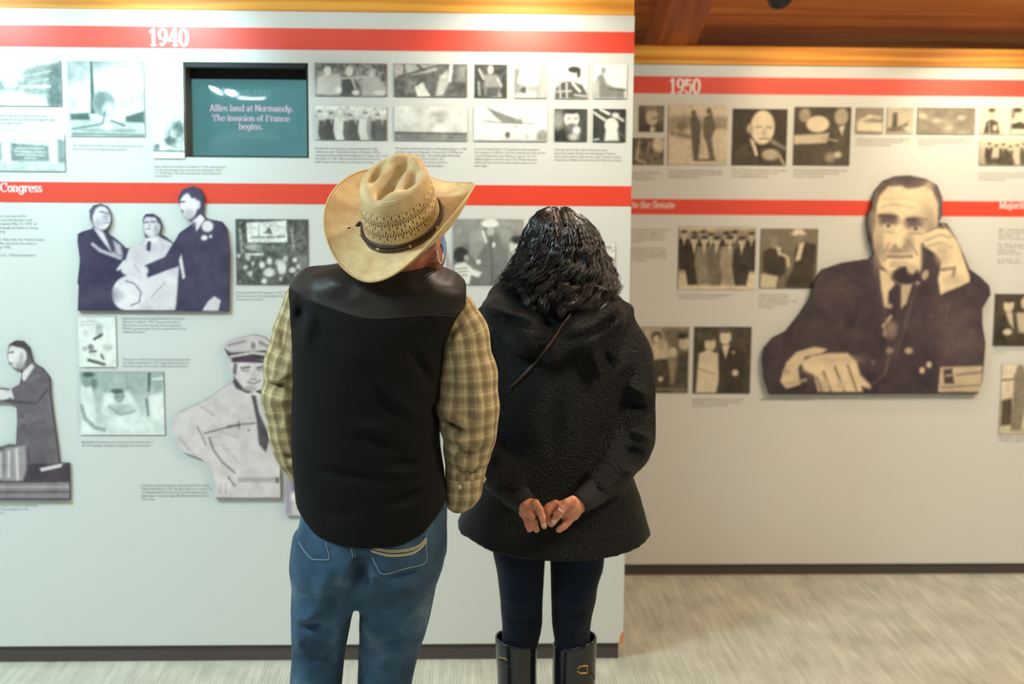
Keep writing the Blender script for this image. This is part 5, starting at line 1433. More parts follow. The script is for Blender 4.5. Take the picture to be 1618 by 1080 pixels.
# shirt collar round the neck
tv_, tf_ = tube([(cc[0] + .066 * math.cos(a), cc[1] + .056 * math.sin(a), cc[2] + .012 - .012 * math.cos(a)) for a in np.linspace(0, 2 * math.pi, 33)[:-1]], .012, 8, True)
sc_o = mesh_obj('shirt_collar', tv_, tf_, M_PLAID, man_o, smooth=True)
point_attr(sc_o, 'cloth_uv', np.array(tv_)[:, [0, 2, 1]], 'FLOAT_VECTOR')

# jeans
HIP = rows_px([(770, 486, 700), (800, 474, 713), (830, 470, 709), (870, 464, 700), (895, 464, 692), (915, 478, 676), (934, 505, 640)], YM, 0.0, [(.12, .13), (.14, .13), (.15, .13), (.152, .125), (.145, .12), (.12, .11), (.08, .09)])


def leg_rows(lst, dep): return rows_px(lst, YM, 0.0, dep)


LEGL = leg_rows([(840, 470, 580), (880, 464, 576), (915, 459, 571), (945, 457.5, 563), (975, 457, 558), (1000, 457.5, 553), (1030, 459, 548), (1080, 455, 543), (1150, 458, 541), (1250, 464, 540), (1330, 462, 540)], [(.09, .09), (.11, .10), (.112, .10), (.102, .095), (.09, .092), (.082, .09), (.076, .088), (.078, .082), (.076, .075), (.068, .07), (.068, .075)])
LEGR = leg_rows([(840, 565, 702), (880, 567, 698), (915, 566, 693), (945, 565.5, 688), (975, 565.5, 682), (1000, 565, 675), (1030, 564, 664), (1080, 562, 653), (1150, 562, 648), (1250, 563, 645), (1330, 562, 645)], [(.09, .09), (.11, .10), (.112, .10), (.102, .095), (.09, .092), (.082, .09), (.076, .088), (.078, .082), (.076, .075), (.068, .07), (.068, .075)])
JF = [([(505, 868), (515, 905), (512, 950), (505, 985)], .007, .018), ([(462, 990), (480, 985), (505, 972)], .006, .010), ([(462, 1004), (485, 1000), (520, 985)], -.008, .010), ([(465, 1012), (470, 1040)], .006, .008), ([(560, 880), (575, 900), (568, 930)], -.014, .013), ([(572, 892), (590, 905), (606, 912)], .009, .008), ([(548, 865), (560, 885), (552, 905)], .008, .012),
      ([(606, 910), (650, 905), (672, 898)], -.006, .006), ([(600, 925), (640, 930), (672, 915)], .006, .02), ([(570, 985), (600, 975), (640, 985)], -.005, .016), ([(565, 1015), (600, 1010), (650, 1018)], .006, .014), ([(570, 1035), (610, 1030), (660, 1005)], -.006, .012), ([(600, 960), (640, 945), (665, 950)], .004, .02), ([(545, 950), (535, 1000), (530, 1060)], .005, .014), ([(640, 1040), (600, 1060), (570, 1065)], .005, .012), ([(470, 1060), (500, 1050), (540, 1056)], -.005, .010), ([(636, 1000), (650, 1030)], .005, .015)]
PKR = [582, 858, 674, 842, 672, 889, 606, 907, 596, 896]
PKL = [472, 842, 515, 857, 520, 884, 492, 883, 472, 858]


def jeans_f(P):
    zc = at(560, 935, YM)[2]
    hip = np.maximum(loft(P, HIP, 2.6), at(560, 948, YM)[2] - P[:, 2])
    z0 = 0.045
    la = np.maximum(np.maximum(loft(P, LEGL, 2.2), P[:, 2] - at(500, 850, YM)[2]), z0 - P[:, 2])
    lb = np.maximum(np.maximum(loft(P, LEGR, 2.2), P[:, 2] - at(620, 850, YM)[2]), z0 - P[:, 2])
    f = smin(hip, np.minimum(la, lb), .045) + .004
    # cleft between the seat halves, sagging cloth
    f = f + fold(P, YM - .14, [(566, 868), (568, 900), (566, 945)], -.016, .016, YM)
    for pts, a, w in JF: f = f + fold(P, YM - .12, pts, a, w, YM)
    for pk in (PKR, PKL):
        pl = [c for q in line_px([(pk[i], pk[i + 1]) for i in range(0, len(pk), 2)], YM - .14) for c in q]
        sd = poly_sd(P[:, 0], P[:, 2], pl)
        f = f - .0016 * np.clip(-sd / .002, 0, 1) * (P[:, 1] < YM)
    f = np.maximum(f, P[:, 2] - at(590, 775, YM)[2])
    return f


jeans, jv, jF = sdf_obj('jeans', jeans_f, (-.56, YM - .2, .03), (-.02, YM + .2, .98), .0056, M_JEAN, man_o, 2)
jb = bvh_of(jv, jF)
YJ = YM - .14
for dy in (0, 2.6, 7, 9.2):
    stitch('pocket_stitching', jb, [(582 + dy * .5, 862 + dy), (610, 868.5 + dy), (630, 869 + dy), (650, 866 + dy), (664, 859.5 + dy * .8), (674, 849 + dy * .75)], YJ, .0009, M_STITCH, jeans, 6)
stitch('pocket_seam', jb, [(674, 842), (673.5, 865), (672, 889), (640, 898), (606, 907), (596, 896), (588, 880)], YJ, .0012, M_STITCH2, jeans, 4)
stitch('pocket_seam', jb, [(515, 857), (518, 870), (520, 883), (505, 884), (492, 882), (480, 869), (472, 856)], YJ, .0012, M_STITCH2, jeans, 4)
stitch('seat_seam', jb, [(551, 858), (555, 868), (558, 880)], YJ, .0014, M_STITCH2, jeans, 4)
stitch('seat_seam', jb, [(555, 858), (559, 868), (562, 880)], YJ, .0008, M_STITCH2, jeans, 4)
M_BOOTL = mat('brown_leather', S8(86, 54, 34), .45)
for px in (500, 604):
    p = at(px, 1250, YM)

    def shoe_f(P, p=p):
        f = ellip(P, (p[0], YM + .10, .045), (.048, .15, .05))
        f = smin(f, cone(P, (p[0], YM, .06), (p[0], YM, .16), .045, .045), .03)
        f = smin(f, ellip(P, (p[0], YM - .03, .03), (.036, .045, .035)), .02)
        return np.maximum(f, -P[:, 2])
    sdf_obj('boot', shoe_f, (p[0] - .08, YM - .12, -.02), (p[0] + .08, YM + .30, .22), .008, M_BOOTL, man_o, 2)

# ---- hat, in its own frame: front +y, up +z
HAT_C = at(636, 352, YM - .055)
HAT_TILT = (35, 12, -34)      # leaning back, rolled, turned to the right
BRIM_UP, BRIM_IN = (.060, .078), (.06, .10)
HAT_R = Matrix.Rotation(math.radians(HAT_TILT[2]), 3, 'Z') @ Matrix.Rotation(math.radians(HAT_TILT[0]), 3, 'X') @ Matrix.Rotation(math.radians(HAT_TILT[1]), 3, 'Y')
HR = np.array(HAT_R)


def hatw(L): return np.asarray(L) @ HR.T + np.asarray(HAT_C)


def straw_mat():
    m = mat('woven_straw', rough=0.55, spec=0.35); t = NT(m)
    a = t.n('ShaderNodeAttribute', _attribute_name='weave')
    s = t.n('ShaderNodeSeparateXYZ', i0=a.outputs['Vector'])
    u, v, k = s.outputs
    rings = t.math('SINE', t.math('MULTIPLY', v, 2 * math.pi / .0046))
    cross = t.math('SINE', t.math('ADD', t.math('MULTIPLY', u, 2 * math.pi * 210), t.math('MULTIPLY', t.math('ROUND', t.math('DIVIDE', v, .0046)), math.pi)))
    n = t.noise(t.coord('Object'), 38, 3, 0.6)
    h = t.math('ADD', t.math('MULTIPLY', rings, .5), t.math('MULTIPLY', cross, .3))
    tone = t.math('ADD', t.math('MULTIPLY', n, .75), t.math('MULTIPLY', h, .16))
    c = t.ramp(tone, [(0.15, S8(196, 160, 104)), (0.75, S8(242, 220, 176))])
    # open diamond lattice of the crown's vent band (k = 1 inside it)
    d1 = t.math('SINE', t.math('ADD', t.math('MULTIPLY', u, 2 * math.pi * 30), t.math('MULTIPLY', v, 2 * math.pi / .044)))
    d2 = t.math('SINE', t.math('SUBTRACT', t.math('MULTIPLY', u, 2 * math.pi * 30), t.math('MULTIPLY', v, 2 * math.pi / .044)))
    dots = t.math('MULTIPLY', t.math('SINE', t.math('MULTIPLY', u, 2 * math.pi * 90)), t.math('SINE', t.math('MULTIPLY', v, 2 * math.pi / .0135)))
    lat = t.math('MULTIPLY', t.math('GREATER_THAN', t.math('MULTIPLY', d1, d2), -0.15), t.math('GREATER_THAN', dots, 0.10))
    lat = t.math('MULTIPLY', lat, t.math('GREATER_THAN', k, 0.5))
    c = t.mix(lat, c, S8(46, 34, 20))
    t.link(c, t.b.inputs['Base Color'])
    t.bump(t.math('SUBTRACT', h, t.math('MULTIPLY', lat, 2.0)), 0.55, 0.0012)
    return m


M_STRAW = straw_mat()
hat = None
CRX, CRY, CRH = .079, .096, .118


def crown_pt(th, s):
    """s 0 at the band .. 1 at the rim of the top, up to 2 at the centre of the crease"""
    c, n = math.cos(th), math.sin(th)
    if s <= 1:
        k = 1 - .11 * s ** 2.4 - .02 * s
        x, y = CRX * k * c, CRY * k * n
        # pinch at the front
        fr = max(0, n) ** 3
        x *= 1 - .20 * fr * s ** 1.5 * 1.0
        z = CRH * s * (1 - .0 * s) + .006 * n * s
        z += .010 * s ** 3 * (abs(c) ** 2) * 0
        return x, y, z
    q = s - 1
    x0, y0, z0 = crown_pt(th, 1.0)
    r = 1 - q
    x, y = x0 * r, y0 * (r if abs(n) < 2 else r)
    # rounded shoulder, then a long centre crease and two side dents
    z = z0 + .012 * math.sin(min(q * 2.4, 1) * math.pi) * (1 if q < .42 else 1)
    dip = .021 * math.exp(-(x / .014) ** 2) * min(1, q * 3.0)
    dent = .028 * (math.exp(-((abs(x) - .046) / .017) ** 2 - ((y - .012) / .042) ** 2)) * min(1, q * 3)
    z -= dip + dent * .8
    z += .014 * math.exp(-((abs(x) - .028) / .016) ** 2) * min(1, q * 2.5) * (1 - abs(y) / .12)
    return x, y, z


NTH = 120
hv, hf, wv_ = [], [], []
SS = list(np.linspace(0, 1, 22)) + list(np.linspace(1, 2, 20))[1:]
for i, s in enumerate(SS):
    for k in range(NTH):
        th = 2 * math.pi * k / NTH
        x, y, z = crown_pt(th, s)
        hv.append((x, y, z)); wv_.append((k / NTH if k else 0, .10 + s * .09, 1.0 if .22 < s < .80 else 0.0))
for i in range(len(SS) - 1):
    for k in range(NTH):
        hf.append((i * NTH + k, i * NTH + (k + 1) % NTH, (i + 1) * NTH + (k + 1) % NTH, (i + 1) * NTH + k))
nbase = len(hv)


def brim_pt(th, q):
    """q 0 at the crown .. 1 at the edge"""
    c, n = math.cos(th), math.sin(th)
    rx, ry = CRX + .088 * q, CRY + (.078 if n < 0 else .092) * q
    x, y = rx * c, ry * n
    side = abs(c) ** 1.6
    up = BRIM_UP[0] if c < 0 else BRIM_UP[1]
    z = up * side * q ** 1.9
    x *= 1 - BRIM_IN[0 if c < 0 else 1] * side * q ** 2.5
    z -= (.026 if n > 0 else .020) * abs(n) ** 3 * q ** 1.6
    return x, y, z


QS = np.linspace(0, 1, 26)
for side in (0, 1):
    for q in QS:
        for k in range(NTH):
            th = 2 * math.pi * k / NTH
            x, y, z = brim_pt(th, q)
            hv.append((x, y, z - side * .0028)); wv_.append((k / NTH, .10 - q * .10 + .0012 * side, 0.0))
m1 = nbase; m2 = nbase + len(QS) * NTH
for i in range(len(QS) - 1):
    for k in range(NTH):
        a, b, c, d = i * NTH + k, i * NTH + (k + 1) % NTH, (i + 1) * NTH + (k + 1) % NTH, (i + 1) * NTH + k
        hf.append((m1 + a, m1 + d, m1 + c, m1 + b)); hf.append((m2 + a, m2 + b, m2 + c, m2 + d))
e = (len(QS) - 1) * NTH
for k in range(NTH):
    hf.append((m1 + e + k, m2 + e + k, m2 + e + (k + 1) % NTH, m1 + e + (k + 1) % NTH))
hat = mesh_obj('hat', hatw(hv), hf, M_STRAW, man_o, smooth=True)
hat['label'] = 'pale straw cowboy hat with a vented crown'
point_attr(hat, 'weave', np.array(wv_), 'FLOAT_VECTOR')
# edge binding and leather band
vv, ff = tube(hatw([np.array(brim_pt(2 * math.pi * k / 160, 1)) - (0, 0, .0014) for k in range(160)]), .0026, 6, True)
M_BIND = mat('straw_binding', S8(200, 168, 112), .6)
mesh_obj('brim_binding', vv, ff, M_BIND, hat, smooth=True)
M_LEATH = mat('dark_leather', S8(52, 32, 18), .7)
for dz, r in ((.006, .0042), (.012, .0034)):
    vv, ff = tube(hatw([((CRX + .0035) * math.cos(t) * .995, (CRY + .0035) * math.sin(t) * .995, dz) for t in np.linspace(0, 2 * math.pi, 121)[:-1]]), r, 8, True)
    bo = mesh_obj('hat_band', vv, ff, M_LEATH, hat, smooth=True)
M_BEAD = mat('brass_bead', S8(206, 170, 104), .35, metal=.8)
mbd = MB()
for k in range(96):
    t = 2 * math.pi * k / 96
    p = hatw([((CRX + .0075) * math.cos(t), (CRY + .0075) * math.sin(t), .0085)])[0]
    mbd.add(*sphere_vf(p, .0038 if k % 12 == 0 else .0012, 6, 4))
mbd.build('band_beads', M_BEAD, hat, smooth=True)
p0 = hatw([(-.084, -.035, .008), (-.093, -.045, -.0), (-.098, -.055, .004), (-.100, -.064, .010)])
vv, ff = tube(p0, [.004, .0035, .0025, .001], 6); mesh_obj('band_tassel', vv, ff, M_LEATH, hat, smooth=True)

# ---- the man's body: head, neck, trunk and arms in one mesh
HC = hatw([(0, .0, -.035)])[0]
NECK = at(636, 432, YM + .0)
hv1, hF1 = sdf_mesh(lambda P: head_field(P, HR.T, HC, NECK, .060), HC - np.array([.16, .19, .26]), HC + np.array([.16, .20, .16]), .0042, 2)


def man_body(P):
    f = np.maximum(np.maximum(loft(P, [(z, a + .03, b - .03, y, max(k1 - .03, .04), max(k2 - .03, .04)) for z, a, b, y, k1, k2 in vrows], 2.4), at(590, 800, YM)[2] - P[:, 2]), P[:, 2] - at(600, 425, YM)[2])
    f = smin(f, cone(P, NECK, at(620, 470, YM), .05, .07), .04)
    for A in (RA, LA):
        f = smin(f, chain(P, [(a[0], a[1] + .01, a[2], a[3] * .5) for a in A], .02), .02)
    f = smin(f, np.maximum(np.maximum(loft(P, [(z, a + .035, b - .035, y + .02, k1 - .065, k2 - .05) for z, a, b, y, k1, k2 in HIP], 2.4), at(560, 935, YM)[2] - P[:, 2]), P[:, 2] - at(590, 790, YM)[2]), .02)
    for R_ in (LEGL, LEGR):
        f = smin(f, np.maximum(np.maximum(loft(P, [(z, a + .025, b - .025, y, max(k1 - .05, .025), max(k2 - .04, .025)) for z, a, b, y, k1, k2 in R_], 2.2), .08 - P[:, 2]), P[:, 2] - at(560, 900, YM)[2]), .02)
    # hands pushed into the pockets
    for a in ((692, 806, .026), (490, 790, .026)):
        p = at(a[0], a[1], YM + .05); f = smin(f, ellip(P, p, (a[2] * .8, .045, .05)), .02)
    return f


bv1, bF1 = sdf_mesh(man_body, (-.72, YM - .22, .02), (.02, YM + .22, 1.52), .012, 1)
mesh_obj('body', np.vstack([hv1, bv1]), np.vstack([hF1, bF1 + len(hv1)]), M_SKIN_M, man_o, smooth=True)
# short grey hair at the back of the head
hr_v, hr_F = sdf_mesh(lambda P: np.maximum(head_field(P, HR.T, HC, HC + HR @ np.array([0, -.03, -.08]), .03) - .003, (lambda L: np.maximum(L[:, 1] - .012, .004 - L[:, 2]))((P - HC) @ HR)), HC - np.array([.16, .19, .2]), HC + np.array([.16, .19, .16]), .006, 1)
mesh_obj('hair', hr_v, hr_F, fabric('grey_hair', S8(70, 62, 56), S8(130, 122, 114), 300, .6, .002), man_o, smooth=True)
# face mask with ear loops
mk_v, mk_F = sdf_mesh(lambda P: np.maximum(head_field(P, HR.T, HC, HC + HR @ np.array([0, .0, -.09]), .03) - .006, (lambda L: np.maximum(np.maximum(.026 - L[:, 1], L[:, 2] + .030), -.132 - L[:, 2]))((P - HC) @ HR)), HC - np.array([.18, .18, .22]), HC + np.array([.18, .2, .14]), .005, 2)
mask = mesh_obj('face_mask', mk_v, mk_F, fabric('blue_mask_cloth', S8(78, 116, 168), S8(120, 156, 200), 200, .2, .001), man_o, smooth=True)
for s_ in (-1, 1):
    lp = [HC + HR @ np.array(p) for p in ((s_ * .064, .036, -.058), (s_ * .080, .012, -.050), (s_ * .088, -.012, -.046), (s_ * .092, -.024, -.025), (s_ * .088, -.018, -.005))]
    vv, ff = tube(catmull(lp, 5), .0016, 6); mesh_obj('ear_loop', vv, ff, mat('white_elastic', S8(226, 228, 230), .7), mask, smooth=True)
# =================================================================== the woman
wb = at(870, 900, YW); WX = float(wb[0])
wom = empty('person', (WX, YW, 0))
tag(wom, 'person with black wavy hair, black fleece coat and hands clasped behind the back', 'person')
CROWS = [(470, 806, 958), (482, 778, 984), (500, 770, 990), (540, 768, 988), (600, 770, 985), (680, 768, 987), (740, 756, 996), (790, 738, 1014), (840, 718, 1025), (890, 705, 1034)]
CD = [(.08, .07), (.10, .08), (.12, .10), (.138, .12), (.145, .13), (.145, .14), (.15, .145), (.16, .15), (.17, .155), (.175, .16)]
crows = rows_px(CROWS, YW, 0.0, CD)
hl = line_px([(690, 834), (716, 840), (745, 846), (772, 856), (820, 865), (870, 868), (930, 868), (962, 864), (1000, 858), (1028, 849), (1050, 846)], YW - .06)
whx, whz = np.array([p[0] for p in hl]), np.array([p[1] for p in hl])
WRA = [node(966, 512, YW + .0, .058), node(988, 560, YW - .005, .062), node(1000, 610, YW - .015, .063), node(1002, 660, YW - .03, .060), node(992, 705, YW - .065, .056), node(962, 752, YW - .13, .047), node(934, 782, YW - .185, .032)]
WLA = [node(782, 512, YW + .0, .058), node(764, 560, YW - .005, .060), node(756, 610, YW - .015, .060), node(757, 665, YW - .03, .058), node(770, 710, YW - .07, .055), node(795, 752, YW - .135, .045), node(816, 784, YW - .185, .032)]
YC = YW - .15
CF = [([(1000, 485), (960, 512), (925, 528), (885, 540)], -.014, .009), ([(745, 484), (790, 490), (835, 500), (858, 516)], .008, .008), ([(750, 495), (800, 503), (846, 520)], -.006, .008), ([(858, 520), (852, 560), (815, 585)], -.006, .014),
      ([(930, 545), (945, 575), (962, 612)], .009, .014), ([(985, 545), (990, 580), (966, 612)], .008, .016), ([(952, 540), (966, 580), (962, 600)], -.007, .010), ([(900, 560), (925, 600), (935, 650)], -.006, .014), ([(880, 560), (880, 640), (870, 760)], -.004, .02), ([(800, 600), (795, 680), (805, 750)], -.005, .02), ([(950, 640), (948, 700), (935, 750)], -.006, .018)]
SF = [([(985, 600), (1005, 612), (1030, 625)], .010, .010, YW - .05), ([(978, 630), (1000, 640), (1030, 645)], -.012, .009, YW - .05), ([(982, 668), (1005, 675), (1032, 690)], .010, .010, YW - .05), ([(975, 700), (1000, 705), (1022, 715)], -.010, .009, YW - .06), ([(965, 720), (985, 730), (1005, 745)], .008, .009, YW - .08), ([(930, 752), (950, 760), (960, 775)], .008, .009, YW - .15), ([(795, 715), (788, 740), (780, 760)], .008, .008, YW - .12), ([(780, 705), (775, 735)], -.008, .008, YW - .1), ([(800, 760), (815, 765), (830, 758)], .007, .007, YW - .17)]


def coat_f(P):
    f = loft(P, crows, 2.5)
    f = np.maximum(f, P[:, 2] - at(880, 468, YW)[2])
    for A in (WRA, WLA):
        a = chain(P, A, .03)
        for pts, am, w, Y in SF: a = a + fold(P, Y, pts, am, w, YW)
        f = smin(f, a, .018)
    # hood lying on the back and round the neck
    hood = chain(P, [node(800, 478, YW - .03, .050), node(795, 498, YW - .10, .046), node(835, 530, YW - .135, .050), node(872, 552, YW - .145, .036), node(915, 526, YW - .135, .044), node(962, 500, YW - .09, .036), node(988, 488, YW - .03, .018)], .02)
    hood = smin(hood, chain(P, [node(806, 476, YW - .02, .043), node(845, 502, YW - .07, .045), node(910, 504, YW - .07, .045), node(955, 477, YW - .02, .040)], .03), .03)
    f = smin(f, hood, .022)
    for pts, a, w in CF: f = f + fold(P, YC, pts, a, w, YW)
    f = f - .0035 * sm_noise(P, 28, 4) - .0016 * sm_noise(P, 75, 5)
    f = np.maximum(f, np.interp(P[:, 0], whx, whz) - P[:, 2])
    return f


coat, cv3, cF3 = sdf_obj('fleece_coat', coat_f, (-.20, YW - .29, .56), (.50, YW + .22, 1.42), .0058, M_FLEECE, wom, 2)
cb = bvh_of(cv3, cF3)
stitch('bag_strap', cb, [(909, 487), (897, 503), (884, 522), (868, 545), (852, 566), (835, 585), (818, 602), (806, 612)], YW - .2, .0048, mat('strap_leather', S8(66, 46, 36), .4), wom, 4, lift=.003, flat=.35)
M_KNIT = mat('black_rib_knit', S8(26, 26, 26), .8); tk = NT(M_KNIT)
_w = tk.n('ShaderNodeTexWave', Scale=90.0, _bands_direction='DIAGONAL'); tk.link(tk.coord('Object'), _w.inputs['Vector']); tk.bump(_w.outputs[0], .8, .002)
for a in ([node(938, 778, YW - .18, .034), node(917, 794, YW - .205, .028)], [node(812, 780, YW - .18, .034), node(832, 796, YW - .205, .028)]):
    lo, hi = bounds(a, .02)
    sdf_obj('knit_cuff', lambda P, a=a: np.maximum(chain(P, a, .01), (P - np.array(a[1][:3])) @ ((np.array(a[1][:3]) - np.array(a[0][:3])) / np.linalg.norm(np.array(a[1][:3]) - np.array(a[0][:3]))) - .006), lo, hi, .003, M_KNIT, wom, 1)

# ---- hands: traced in the photograph's close view, 4.759 times enlarged from (720, 660)
YHD = YW - .225


def hz(x, y, dy, r): return node(720 + x / 4.759, 660 + y / 4.759, YHD + dy, r)


U = 1.0 / 4.759 * 3.33 / 2247      # one close-view unit in metres
NAILS = []


def fing(P, pts, k=.004):
    return chain(P, [hz(*p[:3], p[3] * U) for p in pts], k)


def hand_l(P):
    f = chain(P, [hz(500, 625, .02, 62 * U), hz(535, 665, .012, 62 * U)], .01)
    f = smin(f, chain(P, [hz(540, 660, .012, 60 * U), hz(590, 690, .016, 50 * U)], .01), .015)
    f = smin(f, chain(P, [hz(520, 715, .016, 40 * U), hz(548, 770, .018, 34 * U)], .01), .012)
    f = smin(f, fing(P, [(598, 640, -.004, 34), (632, 690, -.010, 29), (652, 745, -.013, 27), (666, 812, -.012, 24)]), .006)
    f = smin(f, fing(P, [(545, 700, .0, 32), (562, 728, -.008, 30), (576, 742, -.012, 27)]), .005)
    f = smin(f, fing(P, [(560, 760, .006, 28), (590, 780, -.003, 27), (608, 838, .0, 25)]), .004)
    f = smin(f, fing(P, [(535, 770, .008, 27), (545, 800, .0, 26), (556, 836, .002, 24)]), .004)
    return f


def hand_r(P):
    f = chain(P, [hz(935, 640, .02, 62 * U), hz(890, 665, .012, 64 * U)], .01)
    f = smin(f, chain(P, [hz(895, 670, .014, 62 * U), hz(800, 680, .018, 56 * U), hz(730, 680, .020, 44 * U)], .01), .015)
    f = smin(f, chain(P, [hz(880, 730, .016, 48 * U), hz(835, 760, .016, 36 * U)], .01), .012)
    f = smin(f, fing(P, [(880, 615, .0, 34), (835, 640, -.008, 34), (792, 690, -.014, 30), (768, 728, -.014, 31), (730, 788, -.011, 25)]), .006)
    f = smin(f, fing(P, [(850, 775, .008, 32), (815, 812, .002, 27), (778, 838, .002, 26)]), .005)
    f = smin(f, fing(P, [(735, 660, .004, 30), (700, 700, .0, 27), (690, 760, .006, 24), (720, 800, .01, 22)]), .004)
    f = smin(f, fing(P, [(750, 640, .004, 28), (700, 665, .004, 26), (672, 690, .008, 22)]), .004)
    return f


parts = []
for hf_, xl, xr in ((hand_l, 420, 720), (hand_r, 630, 1010)):
    a = at(720 + xl / 4.759, 660 + 890 / 4.759, YHD); b = at(720 + xr / 4.759, 660 + 550 / 4.759, YHD)
    parts.append(sdf_mesh(hf_, (a[0], YHD - .04, a[2]), (b[0], YHD + .06, b[2]), .0017, 2))
# head and trunk
WH_R = np.array(Matrix.Rotation(math.radians(14), 3, 'X'))
WHC = at(880, 398, YW + .0)
WNECK = at(880, 480, YW)
parts.append(sdf_mesh(lambda P: head_field(P, WH_R.T, WHC, WNECK, .050, .92), WHC - np.array([.14, .16, .24]), WHC + np.array([.14, .18, .14]), .0048, 2))
WLEG = [rows_px([(840, 776, 866), (870, 778, 862), (900, 785, 860), (945, 790.5, 857.5), (965, 791, 857), (985, 794, 857), (1005, 793, 853), (1030, 792, 846), (1100, 796, 842), (1300, 800, 838)], YW, 0.0, [(.085, .08), (.085, .08), (.08, .08), (.072, .075), (.066, .07), (.06, .066), (.056, .06), (.055, .055), (.05, .05), (.045, .045)]),
        rows_px([(840, 864, 968), (870, 868.5, 962), (900, 870, 951), (930, 870.5, 942), (947, 871, 942), (965, 871.5, 936), (985, 872, 933), (1005, 875, 932), (1030, 880, 932), (1100, 884, 930), (1300, 888, 926)], YW, 0.0, [(.085, .08), (.085, .08), (.08, .08), (.075, .075), (.07, .072), (.066, .07), (.06, .066), (.056, .06), (.055, .055), (.05, .05), (.045, .045)])]


def wbody(P):
    f = np.maximum(np.maximum(loft(P, [(z, a + .05, b - .05, y, max(k1 - .05, .035), max(k2 - .04, .035)) for z, a, b, y, k1, k2 in crows], 2.4), at(880, 830, YW)[2] - P[:, 2]), P[:, 2] - at(880, 482, YW)[2])
    f = smin(f, cone(P, WNECK, at(880, 520, YW), .042, .06), .03)
    for A in (WRA, WLA): f = smin(f, chain(P, [(n[0], n[1], n[2], n[3] * .66) for n in A], .02), .02)
    for A in WLEG: f = smin(f, np.maximum(np.maximum(loft(P, [(z, a + .018, b - .018, y, k1 - .02, k2 - .02) for z, a, b, y, k1, k2 in A], 2.2), .05 - P[:, 2]), P[:, 2] - at(880, 800, YW)[2]), .03)
    return f


parts.append(sdf_mesh(wbody, (-.20, YW - .25, .02), (.50, YW + .22, 1.40), .013, 1))
V = np.vstack([p[0] for p in parts]); off = np.cumsum([0] + [len(p[0]) for p in parts[:-1]])
wbod = mesh_obj('body', V, np.vstack([p[1] + o for p, o in zip(parts, off)]), M_SKIN_W, wom, smooth=True)
hb = [bvh_of(*parts[0]), bvh_of(*parts[1])]
M_NAIL = mat('pink_nail', S8(236, 186, 170), .25)
for b, pl, w in ((0, [(662, 790), (667, 806), (669, 820)], 16), (1, [(748, 764), (739, 778), (730, 795)], 15)):
    L = on_surface(hb[b], [(720 + x / 4.759, 660 + y / 4.759) for x, y in pl], YHD, .0003)
    if len(L) > 1:
        vv, ff = tube(catmull(L, 4), [w * U * .7] + [w * U] * (len(catmull(L, 4)) - 2) + [w * U * .7], 10, flat=.35); mesh_obj('fingernail', vv, ff, M_NAIL, wbod, smooth=True)
# ring on the right thumb
rc = np.array(hz(789, 693, -.014, 0)[:3]); ax = np.array(hz(768, 728, -.014, 0)[:3]) - np.array(hz(815, 662, -.012, 0)[:3]); ax /= np.linalg.norm(ax)
e1 = np.cross(ax, [0, 1, 0]); e1 /= np.linalg.norm(e1); e2 = np.cross(ax, e1)
vv, ff = tube([rc + 31 * U * (math.cos(t) * e1 + math.sin(t) * e2) for t in np.linspace(0, 2 * math.pi, 25)[:-1]], .0019, 8, True)
M_SILV = mat('silver', S8(222, 216, 204), .22, metal=.9)
ring = mesh_obj('ring', vv, ff, M_SILV, wom, smooth=True)
mbr = MB()
for t in np.linspace(0, 2 * math.pi, 17)[:-1]: mbr.add(*sphere_vf(rc + 32.5 * U * (math.cos(t) * e1 + math.sin(t) * e2), .0016, 6, 4))
mbr.build('ring_stones', M_SILV, ring, smooth=True)


# trousers
def trous_f(P):
    f = None
    for A in WLEG:
        a = np.maximum(np.maximum(loft(P, A, 2.2), at(850, 1045, YW)[2] - P[:, 2]), P[:, 2] - at(870, 846, YW)[2])
        f = a if f is None else np.minimum(f, a)
    hip = np.maximum(np.maximum(loft(P, rows_px([(800, 770, 972), (840, 776, 968), (862, 790, 950)], YW, 0, [(.10, .10), (.09, .09), (.05, .05)]), 2.4), P[:, 2] - at(870, 800, YW)[2]), at(870, 862, YW)[2] - P[:, 2])
    f = smin(f, hip, .01)
    for pts, a, w in (([(790, 945), (815, 955), (850, 950)], .004, .008), ([(795, 975), (820, 985), (855, 975)], -.004, .008), ([(880, 945), (910, 955), (940, 947)], .005, .008), ([(876, 970), (905, 978), (936, 965)], -.005, .008), ([(880, 990), (910, 1000), (932, 985)], .004, .007), ([(795, 1000), (820, 1006), (850, 1000)], .004, .007)):
        f = f + fold(P, YW - .07, pts, a, w, YW)
    return f


